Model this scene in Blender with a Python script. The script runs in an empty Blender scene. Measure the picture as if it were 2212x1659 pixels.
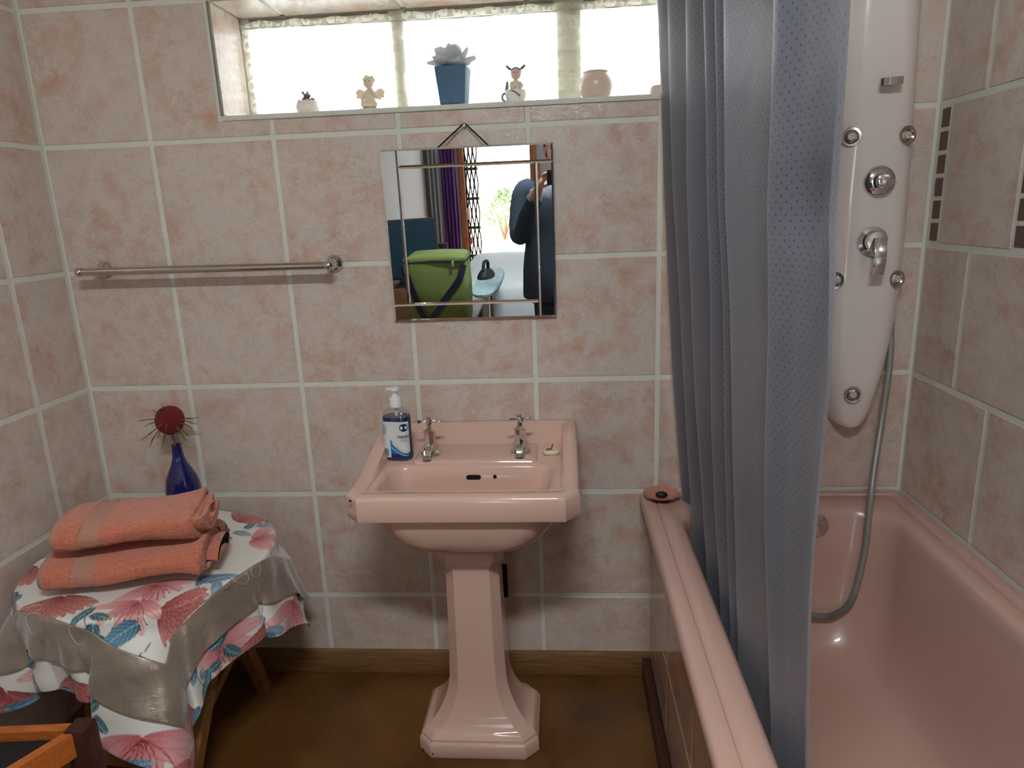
import bpy, math, random
import numpy as np
from mathutils import Vector, Matrix, Euler
from mathutils import noise as mnoise

random.seed(7)
S = bpy.context.scene
COL = S.collection
PI = math.pi

# ------------------------------------------------------------------ camera
cam = bpy.data.cameras.new('camera')
cam.sensor_fit = 'HORIZONTAL'
cam.sensor_width = 36.0
cam.lens = 36.0 * 1488.07 / 2212.0
cam.clip_start = 0.02
camo = bpy.data.objects.new('camera', cam)
COL.objects.link(camo)
_pitch, _roll, _yaw = math.radians(-14.051), math.radians(2.2506), math.radians(4.5012)
_R = Matrix.Rotation(_yaw, 4, 'Z') @ Matrix.Rotation(_pitch, 4, 'X') @ Matrix.Rotation(_roll, 4, 'Y') @ Matrix.Rotation(PI / 2, 4, 'X')
camo.matrix_world = Matrix.Translation((1.3898, -1.8642, 1.3953)) @ _R
S.camera = camo

# ------------------------------------------------------------------ world, light, exposure
W = bpy.data.worlds.new('sky')
S.world = W
W.use_nodes = True
bg = W.node_tree.nodes['Background']
bg.inputs['Color'].default_value = (0.93, 0.97, 1.0, 1)
bg.inputs['Strength'].default_value = 2.4

def portal(name, loc, rot, sx, sy):
    l = bpy.data.lights.new(name, 'AREA')
    l.shape = 'RECTANGLE'; l.size = sx; l.size_y = sy
    l.cycles.is_portal = True
    o = bpy.data.objects.new(name, l); COL.objects.link(o)
    o.location = loc; o.rotation_euler = rot
portal('window_portal', (1.244, 0.235, 1.80), (-PI / 2, 0, 0), 1.47, 0.29)
portal('unseen_window_portal', (3.87, -3.75, 1.5), (0, PI / 2, 0), 1.0, 1.5)
portal('door_portal', (0.74, -5.75, 1.02), (PI / 2, 0, 0), 0.70, 2.04)

sun = bpy.data.lights.new('sun', 'SUN'); sun.energy = 16.0; sun.angle = math.radians(.53); sun.color = (1, .96, .9)
suno = bpy.data.objects.new('sun', sun); COL.objects.link(suno)
suno.rotation_euler = Vector((-.35, .45, -1.0)).to_track_quat('-Z', 'Y').to_euler()

LAMP_POWER = 12.0
S.view_settings.view_transform = 'Standard'
S.view_settings.look = 'None'
S.view_settings.exposure = 1.28
S.view_settings.gamma = 1.0
S.view_settings.use_curve_mapping = False
S.cycles.max_bounces = 10
S.cycles.diffuse_bounces = 5
S.cycles.glossy_bounces = 5
S.cycles.transmission_bounces = 8
S.cycles.transparent_max_bounces = 12
S.cycles.use_denoising = True
S.cycles.caustics_reflective = False
S.cycles.caustics_refractive = False
S.cycles.sample_clamp_indirect = 6.0

# ------------------------------------------------------------------ helpers
def rgb(r, g, b):
    f = lambda c: (c / 255 / 12.92) if c / 255 <= 0.04045 else ((c / 255 + 0.055) / 1.055) ** 2.4
    return (f(r), f(g), f(b), 1.0)

class MB:
    """collects shapes; build() links them as one mesh object"""
    def __init__(s):
        s.v = []; s.f = []
    def add(s, vs, fs):
        n = len(s.v)
        s.v += [tuple(p) for p in vs]
        s.f += [tuple(i + n for i in f) for f in fs]
        return s
    def box(s, x0, x1, y0, y1, z0, z1, b=0.0, M=None):
        if b <= 0:
            vs = [(x, y, z) for x in (x0, x1) for y in (y0, y1) for z in (z0, z1)]
            fs = [(0, 1, 3, 2), (4, 6, 7, 5), (0, 4, 5, 1), (2, 3, 7, 6), (0, 2, 6, 4), (1, 5, 7, 3)]
            if M is not None: vs = [M @ Vector(p) for p in vs]
            return s.add(vs, fs)
        def ring(i, z):
            return rrect((x0 + x1) / 2, (y0 + y1) / 2, (x1 - x0) / 2 - i, (y1 - y0) / 2 - i, max(b - i, b * .3), 2, 0, z)
        lp = [ring(b, z0), ring(b * .3, z0 + b * .3), ring(0, z0 + b), ring(0, z1 - b), ring(b * .3, z1 - b * .3), ring(b, z1)]
        return s.loft(lp, True, True, M)
    def loft(s, loops, cap0=False, cap1=False, M=None, closed=True):
        n = len(loops[0]); vs = [p for l in loops for p in l]; fs = []
        for i in range(len(loops) - 1):
            for j in range(n if closed else n - 1):
                k = (j + 1) % n
                fs.append((i * n + j, i * n + k, (i + 1) * n + k, (i + 1) * n + j))
        if cap0: fs.append(tuple(reversed(range(n))))
        if cap1: fs.append(tuple((len(loops) - 1) * n + j for j in range(n)))
        if M is not None: vs = [M @ Vector(p) for p in vs]
        return s.add(vs, fs)
    def lathe(s, prof, n=24, c=(0, 0, 0), M=None, cap0=True, cap1=True):
        lp = [[(c[0] + r * math.cos(2 * PI * j / n), c[1] + r * math.sin(2 * PI * j / n), c[2] + z) for j in range(n)] for r, z in prof]
        return s.loft(lp, cap0, cap1, M)
    def tube(s, pts, r, n=10, caps=True):
        pts = [Vector(p) for p in pts]; m = len(pts)
        rs = r if isinstance(r, (list, tuple)) else [r] * m
        lp = []; up = None
        for i, p in enumerate(pts):
            t = (pts[min(i + 1, m - 1)] - pts[max(i - 1, 0)]).normalized()
            if up is None:
                up = t.orthogonal().normalized()
            up = (up - t * up.dot(t))
            up = up.normalized() if up.length > 1e-6 else t.orthogonal().normalized()
            w = t.cross(up)
            lp.append([tuple(p + (up * math.cos(2 * PI * j / n) + w * math.sin(2 * PI * j / n)) * rs[i]) for j in range(n)])
        return s.loft(lp, caps, caps)
    def bar(s, a, b, wx, wy, up=(0, 0, 1)):
        a, b = Vector(a), Vector(b); t = (b - a).normalized()
        u = t.cross(Vector(up))
        u = u.normalized() if u.length > 1e-6 else t.orthogonal().normalized()
        w = u.cross(t).normalized()
        lp = [[tuple(p + u * sx * wx / 2 + w * sy * wy / 2) for sx, sy in ((-1, -1), (1, -1), (1, 1), (-1, 1))] for p in (a, b)]
        return s.loft(lp, True, True)
    def ball(s, c, rx, ry=None, rz=None, n=16, m=10, M=None):
        ry = ry or rx; rz = rz or rx
        lp = [[(c[0] + rx * math.sin(PI * i / m) * math.cos(2 * PI * j / n), c[1] + ry * math.sin(PI * i / m) * math.sin(2 * PI * j / n), c[2] - rz * math.cos(PI * i / m)) for j in range(n)] for i in range(1, m)]
        k = len(s.v); s.loft(lp, False, False, M)
        b = Vector((c[0], c[1], c[2] - rz)); t = Vector((c[0], c[1], c[2] + rz))
        if M is not None: b = M @ b; t = M @ t
        bi = len(s.v); s.v += [tuple(b), tuple(t)]
        for j in range(n):
            s.f.append((bi, k + (j + 1) % n, k + j))
            e = k + (m - 2) * n
            s.f.append((bi + 1, e + j, e + (j + 1) % n))
        return s
    def torus(s, R, r, c=(0, 0, 0), n=28, m=8, M=None):
        lp = [[(c[0] + (R + r * math.cos(2 * PI * j / m)) * math.cos(2 * PI * i / n), c[1] + (R + r * math.cos(2 * PI * j / m)) * math.sin(2 * PI * i / n), c[2] + r * math.sin(2 * PI * j / m)) for j in range(m)] for i in range(n + 1)]
        return s.loft(lp, False, False, M)
    def mesh(s, name, mat=None, smooth=35):
        me = bpy.data.meshes.new(name)
        me.from_pydata(s.v, [], s.f)
        if mat is not None: me.materials.append(mat)
        if smooth:
            me.shade_smooth()
            me.set_sharp_from_angle(angle=math.radians(smooth))
        me.update()
        return me
    def build(s, name, mat, parent=None, smooth=35, loc=(0, 0, 0), rot=(0, 0, 0)):
        return put(name, s.mesh(name, mat, smooth), parent, loc, rot)

def put(name, me, parent=None, loc=(0, 0, 0), rot=(0, 0, 0)):
    o = bpy.data.objects.new(name, me); COL.objects.link(o)
    o.location = loc; o.rotation_euler = rot
    if parent is not None: o.parent = parent
    return o

def recalc(o):
    import bmesh
    bm = bmesh.new(); bm.from_mesh(o.data)
    bmesh.ops.recalc_face_normals(bm, faces=bm.faces); bm.to_mesh(o.data); bm.free()
    return o

def rrect(cx, cy, hx, hy, r, m, n, z, chamfer=False):
    """closed loop, counter-clockwise; m segments per corner, n inner points per side. r: number or 4 (++,-+,--,+-)"""
    rr = r if isinstance(r, (list, tuple)) else (r,) * 4
    cs = [(1, 1, 0), (-1, 1, PI / 2), (-1, -1, PI), (1, -1, 1.5 * PI)]
    arcs = []
    for (sx, sy, a0), q in zip(cs, rr):
        q = max(min(q, hx, hy), 1e-5)
        ox, oy = cx + sx * (hx - q), cy + sy * (hy - q)
        if chamfer:
            p0 = (ox + q * math.cos(a0), oy + q * math.sin(a0)); p1 = (ox + q * math.cos(a0 + PI / 2), oy + q * math.sin(a0 + PI / 2))
            arcs.append([(p0[0] + (p1[0] - p0[0]) * k / m, p0[1] + (p1[1] - p0[1]) * k / m) for k in range(m + 1)])
        else:
            arcs.append([(ox + q * math.cos(a0 + PI / 2 * k / m), oy + q * math.sin(a0 + PI / 2 * k / m)) for k in range(m + 1)])
    out = []
    for i, a in enumerate(arcs):
        out += a
        p, q = a[-1], arcs[(i + 1) % 4][0]
        out += [(p[0] + (q[0] - p[0]) * k / (n + 1), p[1] + (q[1] - p[1]) * k / (n + 1)) for k in range(1, n + 1)]
    if callable(z): return [(x, y, z(x, y)) for x, y in out]
    return [(x, y, z) for x, y in out]

def tag(o, label=None, cat=None, group=None, kind=None):
    if label: o['label'] = label
    if cat: o['category'] = cat
    if group: o['group'] = group
    if kind: o['kind'] = kind
    return o

def thing(name, label, cat, loc=(0, 0, 0), rz=0, group=None):
    o = bpy.data.objects.new(name, None); COL.objects.link(o)
    o.empty_display_size = 0.05
    o.location = loc; o.rotation_euler = (0, 0, rz)
    return tag(o, label, cat, group)

def lerp(a, b, t): return a + (b - a) * t
def interp(x, xs, ys): return float(np.interp(x, xs, ys))
def smooth_path(pts, k=6):
    """Catmull-Rom"""
    P = [Vector(p) for p in pts]; P = [P[0] * 2 - P[1]] + P + [P[-1] * 2 - P[-2]]; out = []
    for i in range(1, len(P) - 2):
        for j in range(k):
            t = j / k
            out.append(0.5 * (2 * P[i] + (P[i + 1] - P[i - 1]) * t + (2 * P[i - 1] - 5 * P[i] + 4 * P[i + 1] - P[i + 2]) * t * t + (3 * P[i] - P[i - 1] - 3 * P[i + 1] + P[i + 2]) * t ** 3))
    out.append(P[-2]); return out

# ------------------------------------------------------------------ materials
class NT:
    def __init__(s, name):
        s.m = bpy.data.materials.new(name); s.m.use_nodes = True
        s.t = s.m.node_tree; s.b = s.t.nodes['Principled BSDF']; s.out = s.t.nodes['Material Output']
    def n(s, typ, **kw):
        nd = s.t.nodes.new(typ)
        for k, v in kw.items():
            if k in nd.inputs: nd.inputs[k].default_value = v
            else: setattr(nd, k, v)
        return nd
    def l(s, a, b): s.t.links.new(a, b)
    def coords(s, kind='Object', rnd=0.0):
        tc = s.n('ShaderNodeTexCoord'); o = tc.outputs[kind]
        if rnd:
            oi = s.n('ShaderNodeObjectInfo'); mu = s.n('ShaderNodeMath', operation='MULTIPLY'); mu.inputs[1].default_value = rnd
            s.l(oi.outputs['Random'], mu.inputs[0])
            ad = s.n('ShaderNodeVectorMath', operation='ADD'); s.l(o, ad.inputs[0]); s.l(mu.outputs[0], ad.inputs[1]); o = ad.outputs[0]
        return o
    def noise(s, vec, scale, detail=4, rough=.55, dist=0):
        nd = s.n('ShaderNodeTexNoise'); nd.inputs['Scale'].default_value = scale; nd.inputs['Detail'].default_value = detail
        nd.inputs['Roughness'].default_value = rough; nd.inputs['Distortion'].default_value = dist
        if vec is not None: s.l(vec, nd.inputs['Vector'])
        return nd.outputs['Fac']
    def ramp(s, fac, stops, inter='LINEAR'):
        r = s.n('ShaderNodeValToRGB'); e = r.color_ramp.elements; r.color_ramp.interpolation = inter
        while len(e) < len(stops): e.new(0.5)
        for el, (p, c) in zip(e, stops): el.position = p; el.color = c if len(c) == 4 else (*c, 1)
        s.l(fac, r.inputs[0]); return r.outputs['Color']
    def mix(s, fac, a, b, mode='MIX'):
        m = s.n('ShaderNodeMix', data_type='RGBA', blend_type=mode)
        for sock, v in ((m.inputs[0], fac), (m.inputs[6], a), (m.inputs[7], b)):
            if isinstance(v, (int, float)): sock.default_value = v
            elif isinstance(v, tuple): sock.default_value = v
            else: s.l(v, sock)
        return m.outputs[2]
    def bump(s, h, strength=.2, dist=.002, prev=None):
        b = s.n('ShaderNodeBump'); b.inputs['Strength'].default_value = strength; b.inputs['Distance'].default_value = dist
        s.l(h, b.inputs['Height'])
        if prev is not None: s.l(prev, b.inputs['Normal'])
        s.l(b.outputs[0], s.b.inputs['Normal']); return b.outputs[0]
    def set(s, **kw):
        for k, v in kw.items():
            k = k.replace('_', ' ')
            if isinstance(v, (int, float, tuple)): s.b.inputs[k].default_value = v
            else: s.l(v, s.b.inputs[k])
        return s

def plain(name, c, rough=.5, metal=0.0, var=.06, scale=12, bump=0, bscale=60, **kw):
    t = NT(name); v = t.coords()
    f = t.noise(v, scale, 5)
    col = t.mix(f, tuple(x * (1 - var) for x in c[:3]) + (1,), tuple(min(x * (1 + var), 1) for x in c[:3]) + (1,))
    t.set(Base_Color=col, Roughness=rough, Metallic=metal)
    if bump: t.bump(t.noise(v, bscale, 4), bump, .002)
    for k, x in kw.items(): t.b.inputs[k.replace('_', ' ')].default_value = x
    return t.m

def tile_mat(name, light, mid, dark, rough=.28, bump=.35):
    t = NT(name); v = t.coords('Object', 40)
    n1 = t.noise(v, 15, 9, .68, .15)
    c = t.ramp(n1, [(.34, dark), (.46, mid), (.56, light), (.68, mid)])
    n3 = t.noise(v, 5.0, 3, .5)
    c = t.mix(t.ramp(n3, [(.40, (0, 0, 0, 1)), (.64, (.6, .6, .6, 1))]), c, light)
    n2 = t.noise(v, 20, 10, .78, .5)
    vein = t.ramp(n2, [(.488, (0, 0, 0, 1)), (.5, (.55, .55, .55, 1)), (.512, (0, 0, 0, 1))])
    n4 = t.noise(v, 11, 4)
    vm = t.mix(1.0, vein, t.ramp(n4, [(.50, (0, 0, 0, 1)), (.58, (1, 1, 1, 1))]), 'MULTIPLY')
    c = t.mix(vm, c, rgb(132, 92, 76))
    fine = t.noise(v, 230, 3)
    c = t.mix(t.ramp(fine, [(.3, (.88, .88, .88, 1)), (.7, (1, 1, 1, 1))]), (0, 0, 0, 1), c)
    t.set(Base_Color=c, Roughness=rough)
    w = t.noise(v, 75, 3, .5, 2.2)
    t.bump(w, bump, .0009)
    return t.m

M = {}
M['tile'] = tile_mat('wall_tile', rgb(213, 203, 192), rgb(209, 185, 169), rgb(201, 165, 145), .18, .7)
M['panel_tile'] = tile_mat('bath_panel_tile', rgb(205, 178, 160), rgb(196, 162, 143), rgb(186, 146, 126), .08, .1)
M['grout'] = plain('grout', rgb(216, 218, 206), .85, var=.10, scale=25, bump=.3, bscale=150)
M['mosaic'] = plain('mosaic_stone', rgb(96, 66, 58), .35, var=.4, scale=18)
def floor_mat():
    t = NT('floor_coating'); v = t.coords()
    c = t.ramp(t.noise(v, 3.2, 6, .65, .4), [(.3, rgb(74, 46, 20)), (.55, rgb(104, 68, 30)), (.75, rgb(120, 82, 38))])
    sp = t.ramp(t.noise(v, 45, 4, .7), [(.66, (0, 0, 0, 1)), (.72, (.5, .5, .5, 1))])
    c = t.mix(sp, c, rgb(60, 38, 20))
    t.set(Base_Color=c, Roughness=.42); t.bump(t.noise(v, 30, 5), .15, .002); return t.m
M['floor'] = floor_mat()
def wood(name, a, b, rough=.45, sc=(3, 3, 40), axis=None):
    t = NT(name); v = t.coords()
    mp = t.n('ShaderNodeMapping'); mp.inputs['Scale'].default_value = sc; t.l(v, mp.inputs[0])
    f = t.noise(mp.outputs[0], 4, 6, .6, .8)
    t.set(Base_Color=t.ramp(f, [(.3, a), (.7, b)]), Roughness=rough); t.bump(f, .12, .001); return t.m
M['skirting'] = wood('skirting_wood', rgb(110, 78, 46), rgb(150, 112, 70), .5, (2, 30, 30))
M['stoolwood'] = wood('pale_varnished_wood', rgb(122, 84, 44), rgb(158, 116, 66), .4, (30, 30, 3))
M['orangewood'] = wood('orange_varnished_wood', rgb(170, 86, 34), rgb(205, 118, 54), .35, (4, 20, 20))
M['darkwood'] = wood('dark_stained_wood', rgb(52, 26, 22), rgb(78, 42, 36), .4, (20, 20, 3))
M['doorwood'] = wood('door_frame_wood', rgb(130, 70, 36), rgb(168, 98, 54), .45, (20, 20, 3))
def ceramic(name, c, rough=.13):
    t = NT(name); v = t.coords()
    col = t.mix(t.noise(v, 7, 3), c, tuple(x * .96 for x in c[:3]) + (1,))
    t.set(Base_Color=col, Roughness=rough); t.b.inputs['Coat Weight'].default_value = .25; t.b.inputs['Coat Roughness'].default_value = .06
    t.bump(t.noise(v, 38, 2), .035, .002); return t.m
M['pink'] = ceramic('pink_glazed_ceramic', rgb(216, 181, 165))
M['tub'] = ceramic('pink_enamel', rgb(200, 164, 150), .3)
M['chip'] = plain('bare_iron_chip', rgb(38, 30, 28), .7)
M['black'] = plain('black_matte', rgb(22, 22, 24), .6)
M['hole'] = plain('dark_opening', rgb(12, 11, 11), .9)
M['chrome'] = plain('chrome', (.72, .71, .70, 1), .09, 1.0, var=.03, scale=30)
M['chrome_worn'] = plain('worn_chrome', (.60, .57, .54, 1), .16, 1.0, var=.15, scale=60)
M['nozzle'] = plain('nozzle_plastic', rgb(208, 198, 186), .4)
M['whitepanel'] = plain('white_acrylic', rgb(232, 224, 220), .12, var=.01, Coat_Weight=.3)
M['frame'] = plain('white_painted_frame', rgb(206, 206, 196), .5, var=.10, scale=9, bump=.2)
M['mould'] = plain('weathered_frame_edge', rgb(120, 118, 108), .8, var=.6, scale=35)
M['hose'] = plain('grey_hose', rgb(150, 150, 144), .4, .25)
M['coral'] = None
def towel(name, c, sheen=.5, bs=520):
    t = NT(name); v = t.coords()
    f = t.noise(v, bs, 3, .6); f2 = t.noise(v, 60, 4)
    col = t.mix(t.ramp(f, [(.3, (0, 0, 0, 1)), (.7, (1, 1, 1, 1))]), tuple(x * .62 for x in c[:3]) + (1,), c)
    col = t.mix(t.ramp(f2, [(.3, (.25, .25, .25, 1)), (.7, (0, 0, 0, 1))]), col, tuple(x * .8 for x in c[:3]) + (1,))
    t.set(Base_Color=col, Roughness=.95); t.b.inputs['Sheen Weight'].default_value = sheen
    t.b.inputs['Sheen Roughness'].default_value = .5
    t.bump(f, .9, .007); return t.m
M['coral'] = towel('coral_terry', rgb(228, 132, 100), .35, 190)
M['coralband'] = towel('coral_woven_band', rgb(232, 164, 138), .2, 420)
def attr_mat(name, rough=.6, sheen=.2, spec=.3):
    t = NT(name); a = t.n('ShaderNodeAttribute', attribute_name='print')
    t.set(Base_Color=a.outputs['Color'], Roughness=rough); t.b.inputs['Sheen Weight'].default_value = sheen
    v = t.coords(); t.bump(t.noise(v, 700, 2), .15, .001); return t.m
M['floral'] = attr_mat('floral_print_cotton')
def satin():
    t = NT('taupe_satin'); v = t.coords()
    f = t.noise(v, 14, 5, .6, .5)
    t.set(Base_Color=t.ramp(f, [(.3, rgb(146, 130, 116)), (.7, rgb(172, 156, 140))]), Roughness=.30, Metallic=.35)
    t.b.inputs['Sheen Weight'].default_value = .4
    t.bump(t.noise(v, 24, 4, .55, .8), .40, .010); return t.m
M['satin'] = satin()
def glass(name, col=(1, 1, 1, 1), rough=0.0, ior=1.45):
    t = NT(name); t.set(Base_Color=col, Roughness=rough); t.b.inputs['Transmission Weight'].default_value = 1; t.b.inputs['IOR'].default_value = ior
    return t.m
def pane(name, tint=(.97, .98, .98, 1), gl=.08):
    t = NT(name); tr = t.n('ShaderNodeBsdfTransparent'); tr.inputs[0].default_value = tint
    g = t.n('ShaderNodeBsdfGlossy'); g.inputs['Roughness'].default_value = .02
    mx = t.n('ShaderNodeMixShader'); mx.inputs[0].default_value = gl
    t.l(tr.outputs[0], mx.inputs[1]); t.l(g.outputs[0], mx.inputs[2]); t.l(mx.outputs[0], t.out.inputs[0]); return t.m
M['pane'] = pane('window_glass')
M['clear'] = pane('clear_plastic', (.93, .95, .95, 1), .10)
M['blueglass'] = plain('cobalt_painted_glass', rgb(16, 26, 92), .12, var=.2, scale=20, Coat_Weight=.6)
M['bluesoap'] = plain('blue_liquid_soap', rgb(6, 34, 92), .2, var=.05)
M['white_plastic'] = plain('white_plastic', rgb(228, 228, 226), .35, var=.02)
M['label'] = plain('label_paper', rgb(214, 218, 220), .45, var=.03)
M['ink_dark'] = plain('dark_blue_ink', rgb(14, 34, 84), .5)
M['ink_blue'] = plain('blue_ink', rgb(20, 104, 176), .45, var=.25, scale=60)
M['ink_cyan'] = plain('light_blue_ink', rgb(110, 186, 222), .45)
M['ink_lime'] = plain('lime_ink', rgb(196, 208, 120), .45)
M['ink_grey'] = plain('grey_ink', rgb(120, 128, 140), .5)
M['soap'] = plain('cream_soap', rgb(222, 208, 178), .45, var=.06, scale=40)
M['dish'] = plain('pink_glass_dish', rgb(224, 160, 134), .08, var=.04, Transmission_Weight=.35)
M['red'] = towel('crimson_velvet_head', rgb(132, 26, 24), .05, 300)
M['straw'] = plain('dried_straw', rgb(122, 90, 52), .8, var=.3, scale=30)
M['bisque'] = plain('bisque_figurine', rgb(228, 212, 190), .5, var=.06, scale=60)
M['porcelain'] = plain('white_porcelain', rgb(236, 230, 224), .2, var=.03)
M['greyglaze'] = plain('grey_blue_glaze', rgb(120, 132, 146), .3, var=.1)
M['brownglaze'] = plain('brown_glaze', rgb(128, 106, 98), .4)
M['rose_flesh'] = plain('painted_flesh', rgb(232, 196, 176), .45)
M['bluepot'] = plain('slate_blue_paint', rgb(70, 106, 136), .6, var=.12, scale=50, bump=.2)
def petal():
    t = NT('white_fabric_petal'); v = t.coords()
    col = t.mix(t.noise(v, 60, 4), rgb(236, 238, 240), rgb(206, 214, 220))
    t.set(Base_Color=col, Roughness=.7)
    tr = t.n('ShaderNodeBsdfTranslucent'); tr.inputs[0].default_value = (.86, .88, .9, 1)
    mx = t.n('ShaderNodeMixShader'); mx.inputs[0].default_value = .6
    t.l(t.b.outputs[0], mx.inputs[1]); t.l(tr.outputs[0], mx.inputs[2]); t.l(mx.outputs[0], t.out.inputs[0]); return t.m
M['petal'] = petal()
M['beige'] = plain('beige_stoneware', rgb(216, 196, 182), .25, var=.05)
def mirror_mat():
    t = NT('mirror_silvering'); v = t.coords()
    t.set(Base_Color=(.90, .93, .93, 1), Metallic=1.0, Roughness=0.0); return t.m
M['mirror'] = mirror_mat()
M['mirror_edge'] = plain('mirror_cut_edge', rgb(60, 72, 74), .2, .4)
def mathn(t, op, a, b=None):
    m = t.n('ShaderNodeMath', operation=op)
    for i, x in enumerate((a, b)):
        if x is None: continue
        if isinstance(x, (int, float)): m.inputs[i].default_value = x
        else: t.l(x, m.inputs[i])
    return m.outputs[0]
def dots(t, uv, scale, r, ox=0., oy=0., sq=(1, 1)):
    mp = t.n('ShaderNodeMapping'); mp.inputs['Scale'].default_value = (scale * sq[0], scale * sq[1], 1); mp.inputs['Location'].default_value = (ox, oy, 0)
    t.l(uv, mp.inputs[0])
    fr = t.n('ShaderNodeVectorMath', operation='FRACTION'); t.l(mp.outputs[0], fr.inputs[0])
    sb = t.n('ShaderNodeVectorMath', operation='SUBTRACT'); sb.inputs[1].default_value = (.5, .5, 0); t.l(fr.outputs[0], sb.inputs[0])
    ln = t.n('ShaderNodeVectorMath', operation='LENGTH'); t.l(sb.outputs[0], ln.inputs[0])
    return mathn(t, 'LESS_THAN', ln.outputs['Value'], r)
def shower_curtain_mat():
    t = NT('blue_grey_dotted_fabric'); uv = t.coords('UV')
    d = mathn(t, 'MAXIMUM', dots(t, uv, 66, .085), dots(t, uv, 66, .085, .5, .5))
    base = t.mix(t.noise(uv, 9, 3), rgb(114, 117, 131), rgb(124, 127, 139))
    col = t.mix(d, base, rgb(60, 68, 96))
    t.set(Base_Color=col, Roughness=.38); t.b.inputs['Sheen Weight'].default_value = .25
    nb = t.noise(uv, 7, 3, .5, .4)
    bn = t.bump(nb, .35, .012); t.bump(d, .35, -.0008, bn)
    tr = t.n('ShaderNodeBsdfTranslucent'); t.l(col, tr.inputs[0])
    mx = t.n('ShaderNodeMixShader'); mx.inputs[0].default_value = .22
    t.l(t.b.outputs[0], mx.inputs[1]); t.l(tr.outputs[0], mx.inputs[2]); t.l(mx.outputs[0], t.out.inputs[0]); return t.m
M['scurtain'] = shower_curtain_mat()
def lace_mat():
    t = NT('cream_lace'); uv = t.coords('UV')
    mesh = mathn(t, 'MAXIMUM', dots(t, uv, 130, .36), dots(t, uv, 130, .30, .5, .5))     # holes of the net
    mot = t.noise(uv, 18, 4, .6, 1.4)
    motif = mathn(t, 'GREATER_THAN', mot, .53)
    fl = dots(t, uv, 22, .33, .2, .1, (1, .8)); fl2 = dots(t, uv, 22, .16, .2, .1, (1, .8))
    rosette = mathn(t, 'SUBTRACT', fl, fl2)
    solid = mathn(t, 'MAXIMUM', motif, rosette)
    hole = mathn(t, 'MULTIPLY', mesh, mathn(t, 'SUBTRACT', 1.0, solid))
    df = t.n('ShaderNodeBsdfDiffuse'); df.inputs[0].default_value = rgb(236, 232, 212)
    tl = t.n('ShaderNodeBsdfTranslucent'); tl.inputs[0].default_value = rgb(240, 236, 220)
    m1 = t.n('ShaderNodeMixShader'); m1.inputs[0].default_value = .5
    t.l(df.outputs[0], m1.inputs[1]); t.l(tl.outputs[0], m1.inputs[2])
    tp = t.n('ShaderNodeBsdfTransparent'); m2 = t.n('ShaderNodeMixShader')
    t.l(mathn(t, 'MAXIMUM', mathn(t, 'MULTIPLY', hole, .95), .22), m2.inputs[0]); t.l(m1.outputs[0], m2.inputs[1]); t.l(tp.outputs[0], m2.inputs[2]); t.l(m2.outputs[0], t.out.inputs[0]); return t.m
M['lace'] = lace_mat()
M['paint'] = plain('bedroom_paint', rgb(168, 166, 168), .8, var=.05, scale=3)
M['ceil'] = plain('ceiling_paint', rgb(226, 222, 214), .9, var=.03, scale=3)
M['outground'] = plain('pale_yard_paving', rgb(206, 202, 190), .9, var=.1, scale=2)
M['leafgreen'] = plain('shrub_green', rgb(96, 122, 70), .7, var=.3, scale=8)
M['terracotta'] = plain('red_flowers', rgb(190, 92, 70), .8, var=.3)
M['bed'] = plain('pale_bedspread', rgb(226, 234, 240), .9, var=.06, scale=10, bump=.5, bscale=50)
M['bedbase'] = plain('bed_base_fabric', rgb(70, 64, 64), .9)
M['green'] = plain('green_nylon', rgb(118, 138, 74), .7, var=.1, scale=9, bump=.2, bscale=30)
M['navy'] = plain('navy_webbing', rgb(28, 36, 58), .8)
M['screen'] = plain('hazed_screen', rgb(40, 64, 80), .15)  # bluish veil of the mirror put into the screen's colour
M['purple'] = plain('purple_curtain', rgb(92, 44, 112), .8, var=.2, scale=6)
M['greycurtain'] = plain('grey_curtain', rgb(140, 140, 146), .8, var=.1)
M['gate'] = plain('painted_steel_gate', rgb(70, 58, 50), .5, .3)
M['jersey'] = plain('dark_navy_knit', rgb(52, 66, 82), .95, var=.2, scale=80, bump=.5, bscale=300)  # navy, lifted in colour to carry the mirror's bluish haze
M['yoke'] = plain('grey_lace_yoke', rgb(128, 136, 144), .9, var=.6, scale=90)
M['skin'] = plain('skin', rgb(196, 148, 124), .5, var=.05)
M['hair'] = plain('dark_hair', rgb(54, 42, 36), .6, var=.3, scale=60)
M['tabletop'] = wood('table_wood', rgb(96, 64, 40), rgb(128, 88, 56), .5, (3, 20, 20))
M['ironfloral'] = plain('ironing_cover', rgb(150, 176, 182), .8, var=.5, scale=40)
M['steel'] = plain('painted_steel', rgb(190, 190, 192), .35, .5)

# ------------------------------------------------------------------ the room
XR, ZC = 2.3155, 2.50
T = 0.335
WX0, WX1, WZ0, WZ1, WD = 0.509, 1.9795, 1.665, 1.943, 0.175     # window opening, depth of the reveal
G = 0.0065                                                     # half grout width

mb = MB().box(-.2, 4.0, -5.85, .003, -.15, 0)
tag(mb.build('floor', M['floor'], smooth=0), kind='structure')
mb = MB().box(-.2, 4.0, -5.85, .35, ZC, ZC + .15)
tag(mb.build('ceiling', M['ceil'], smooth=0), kind='structure')
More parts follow.
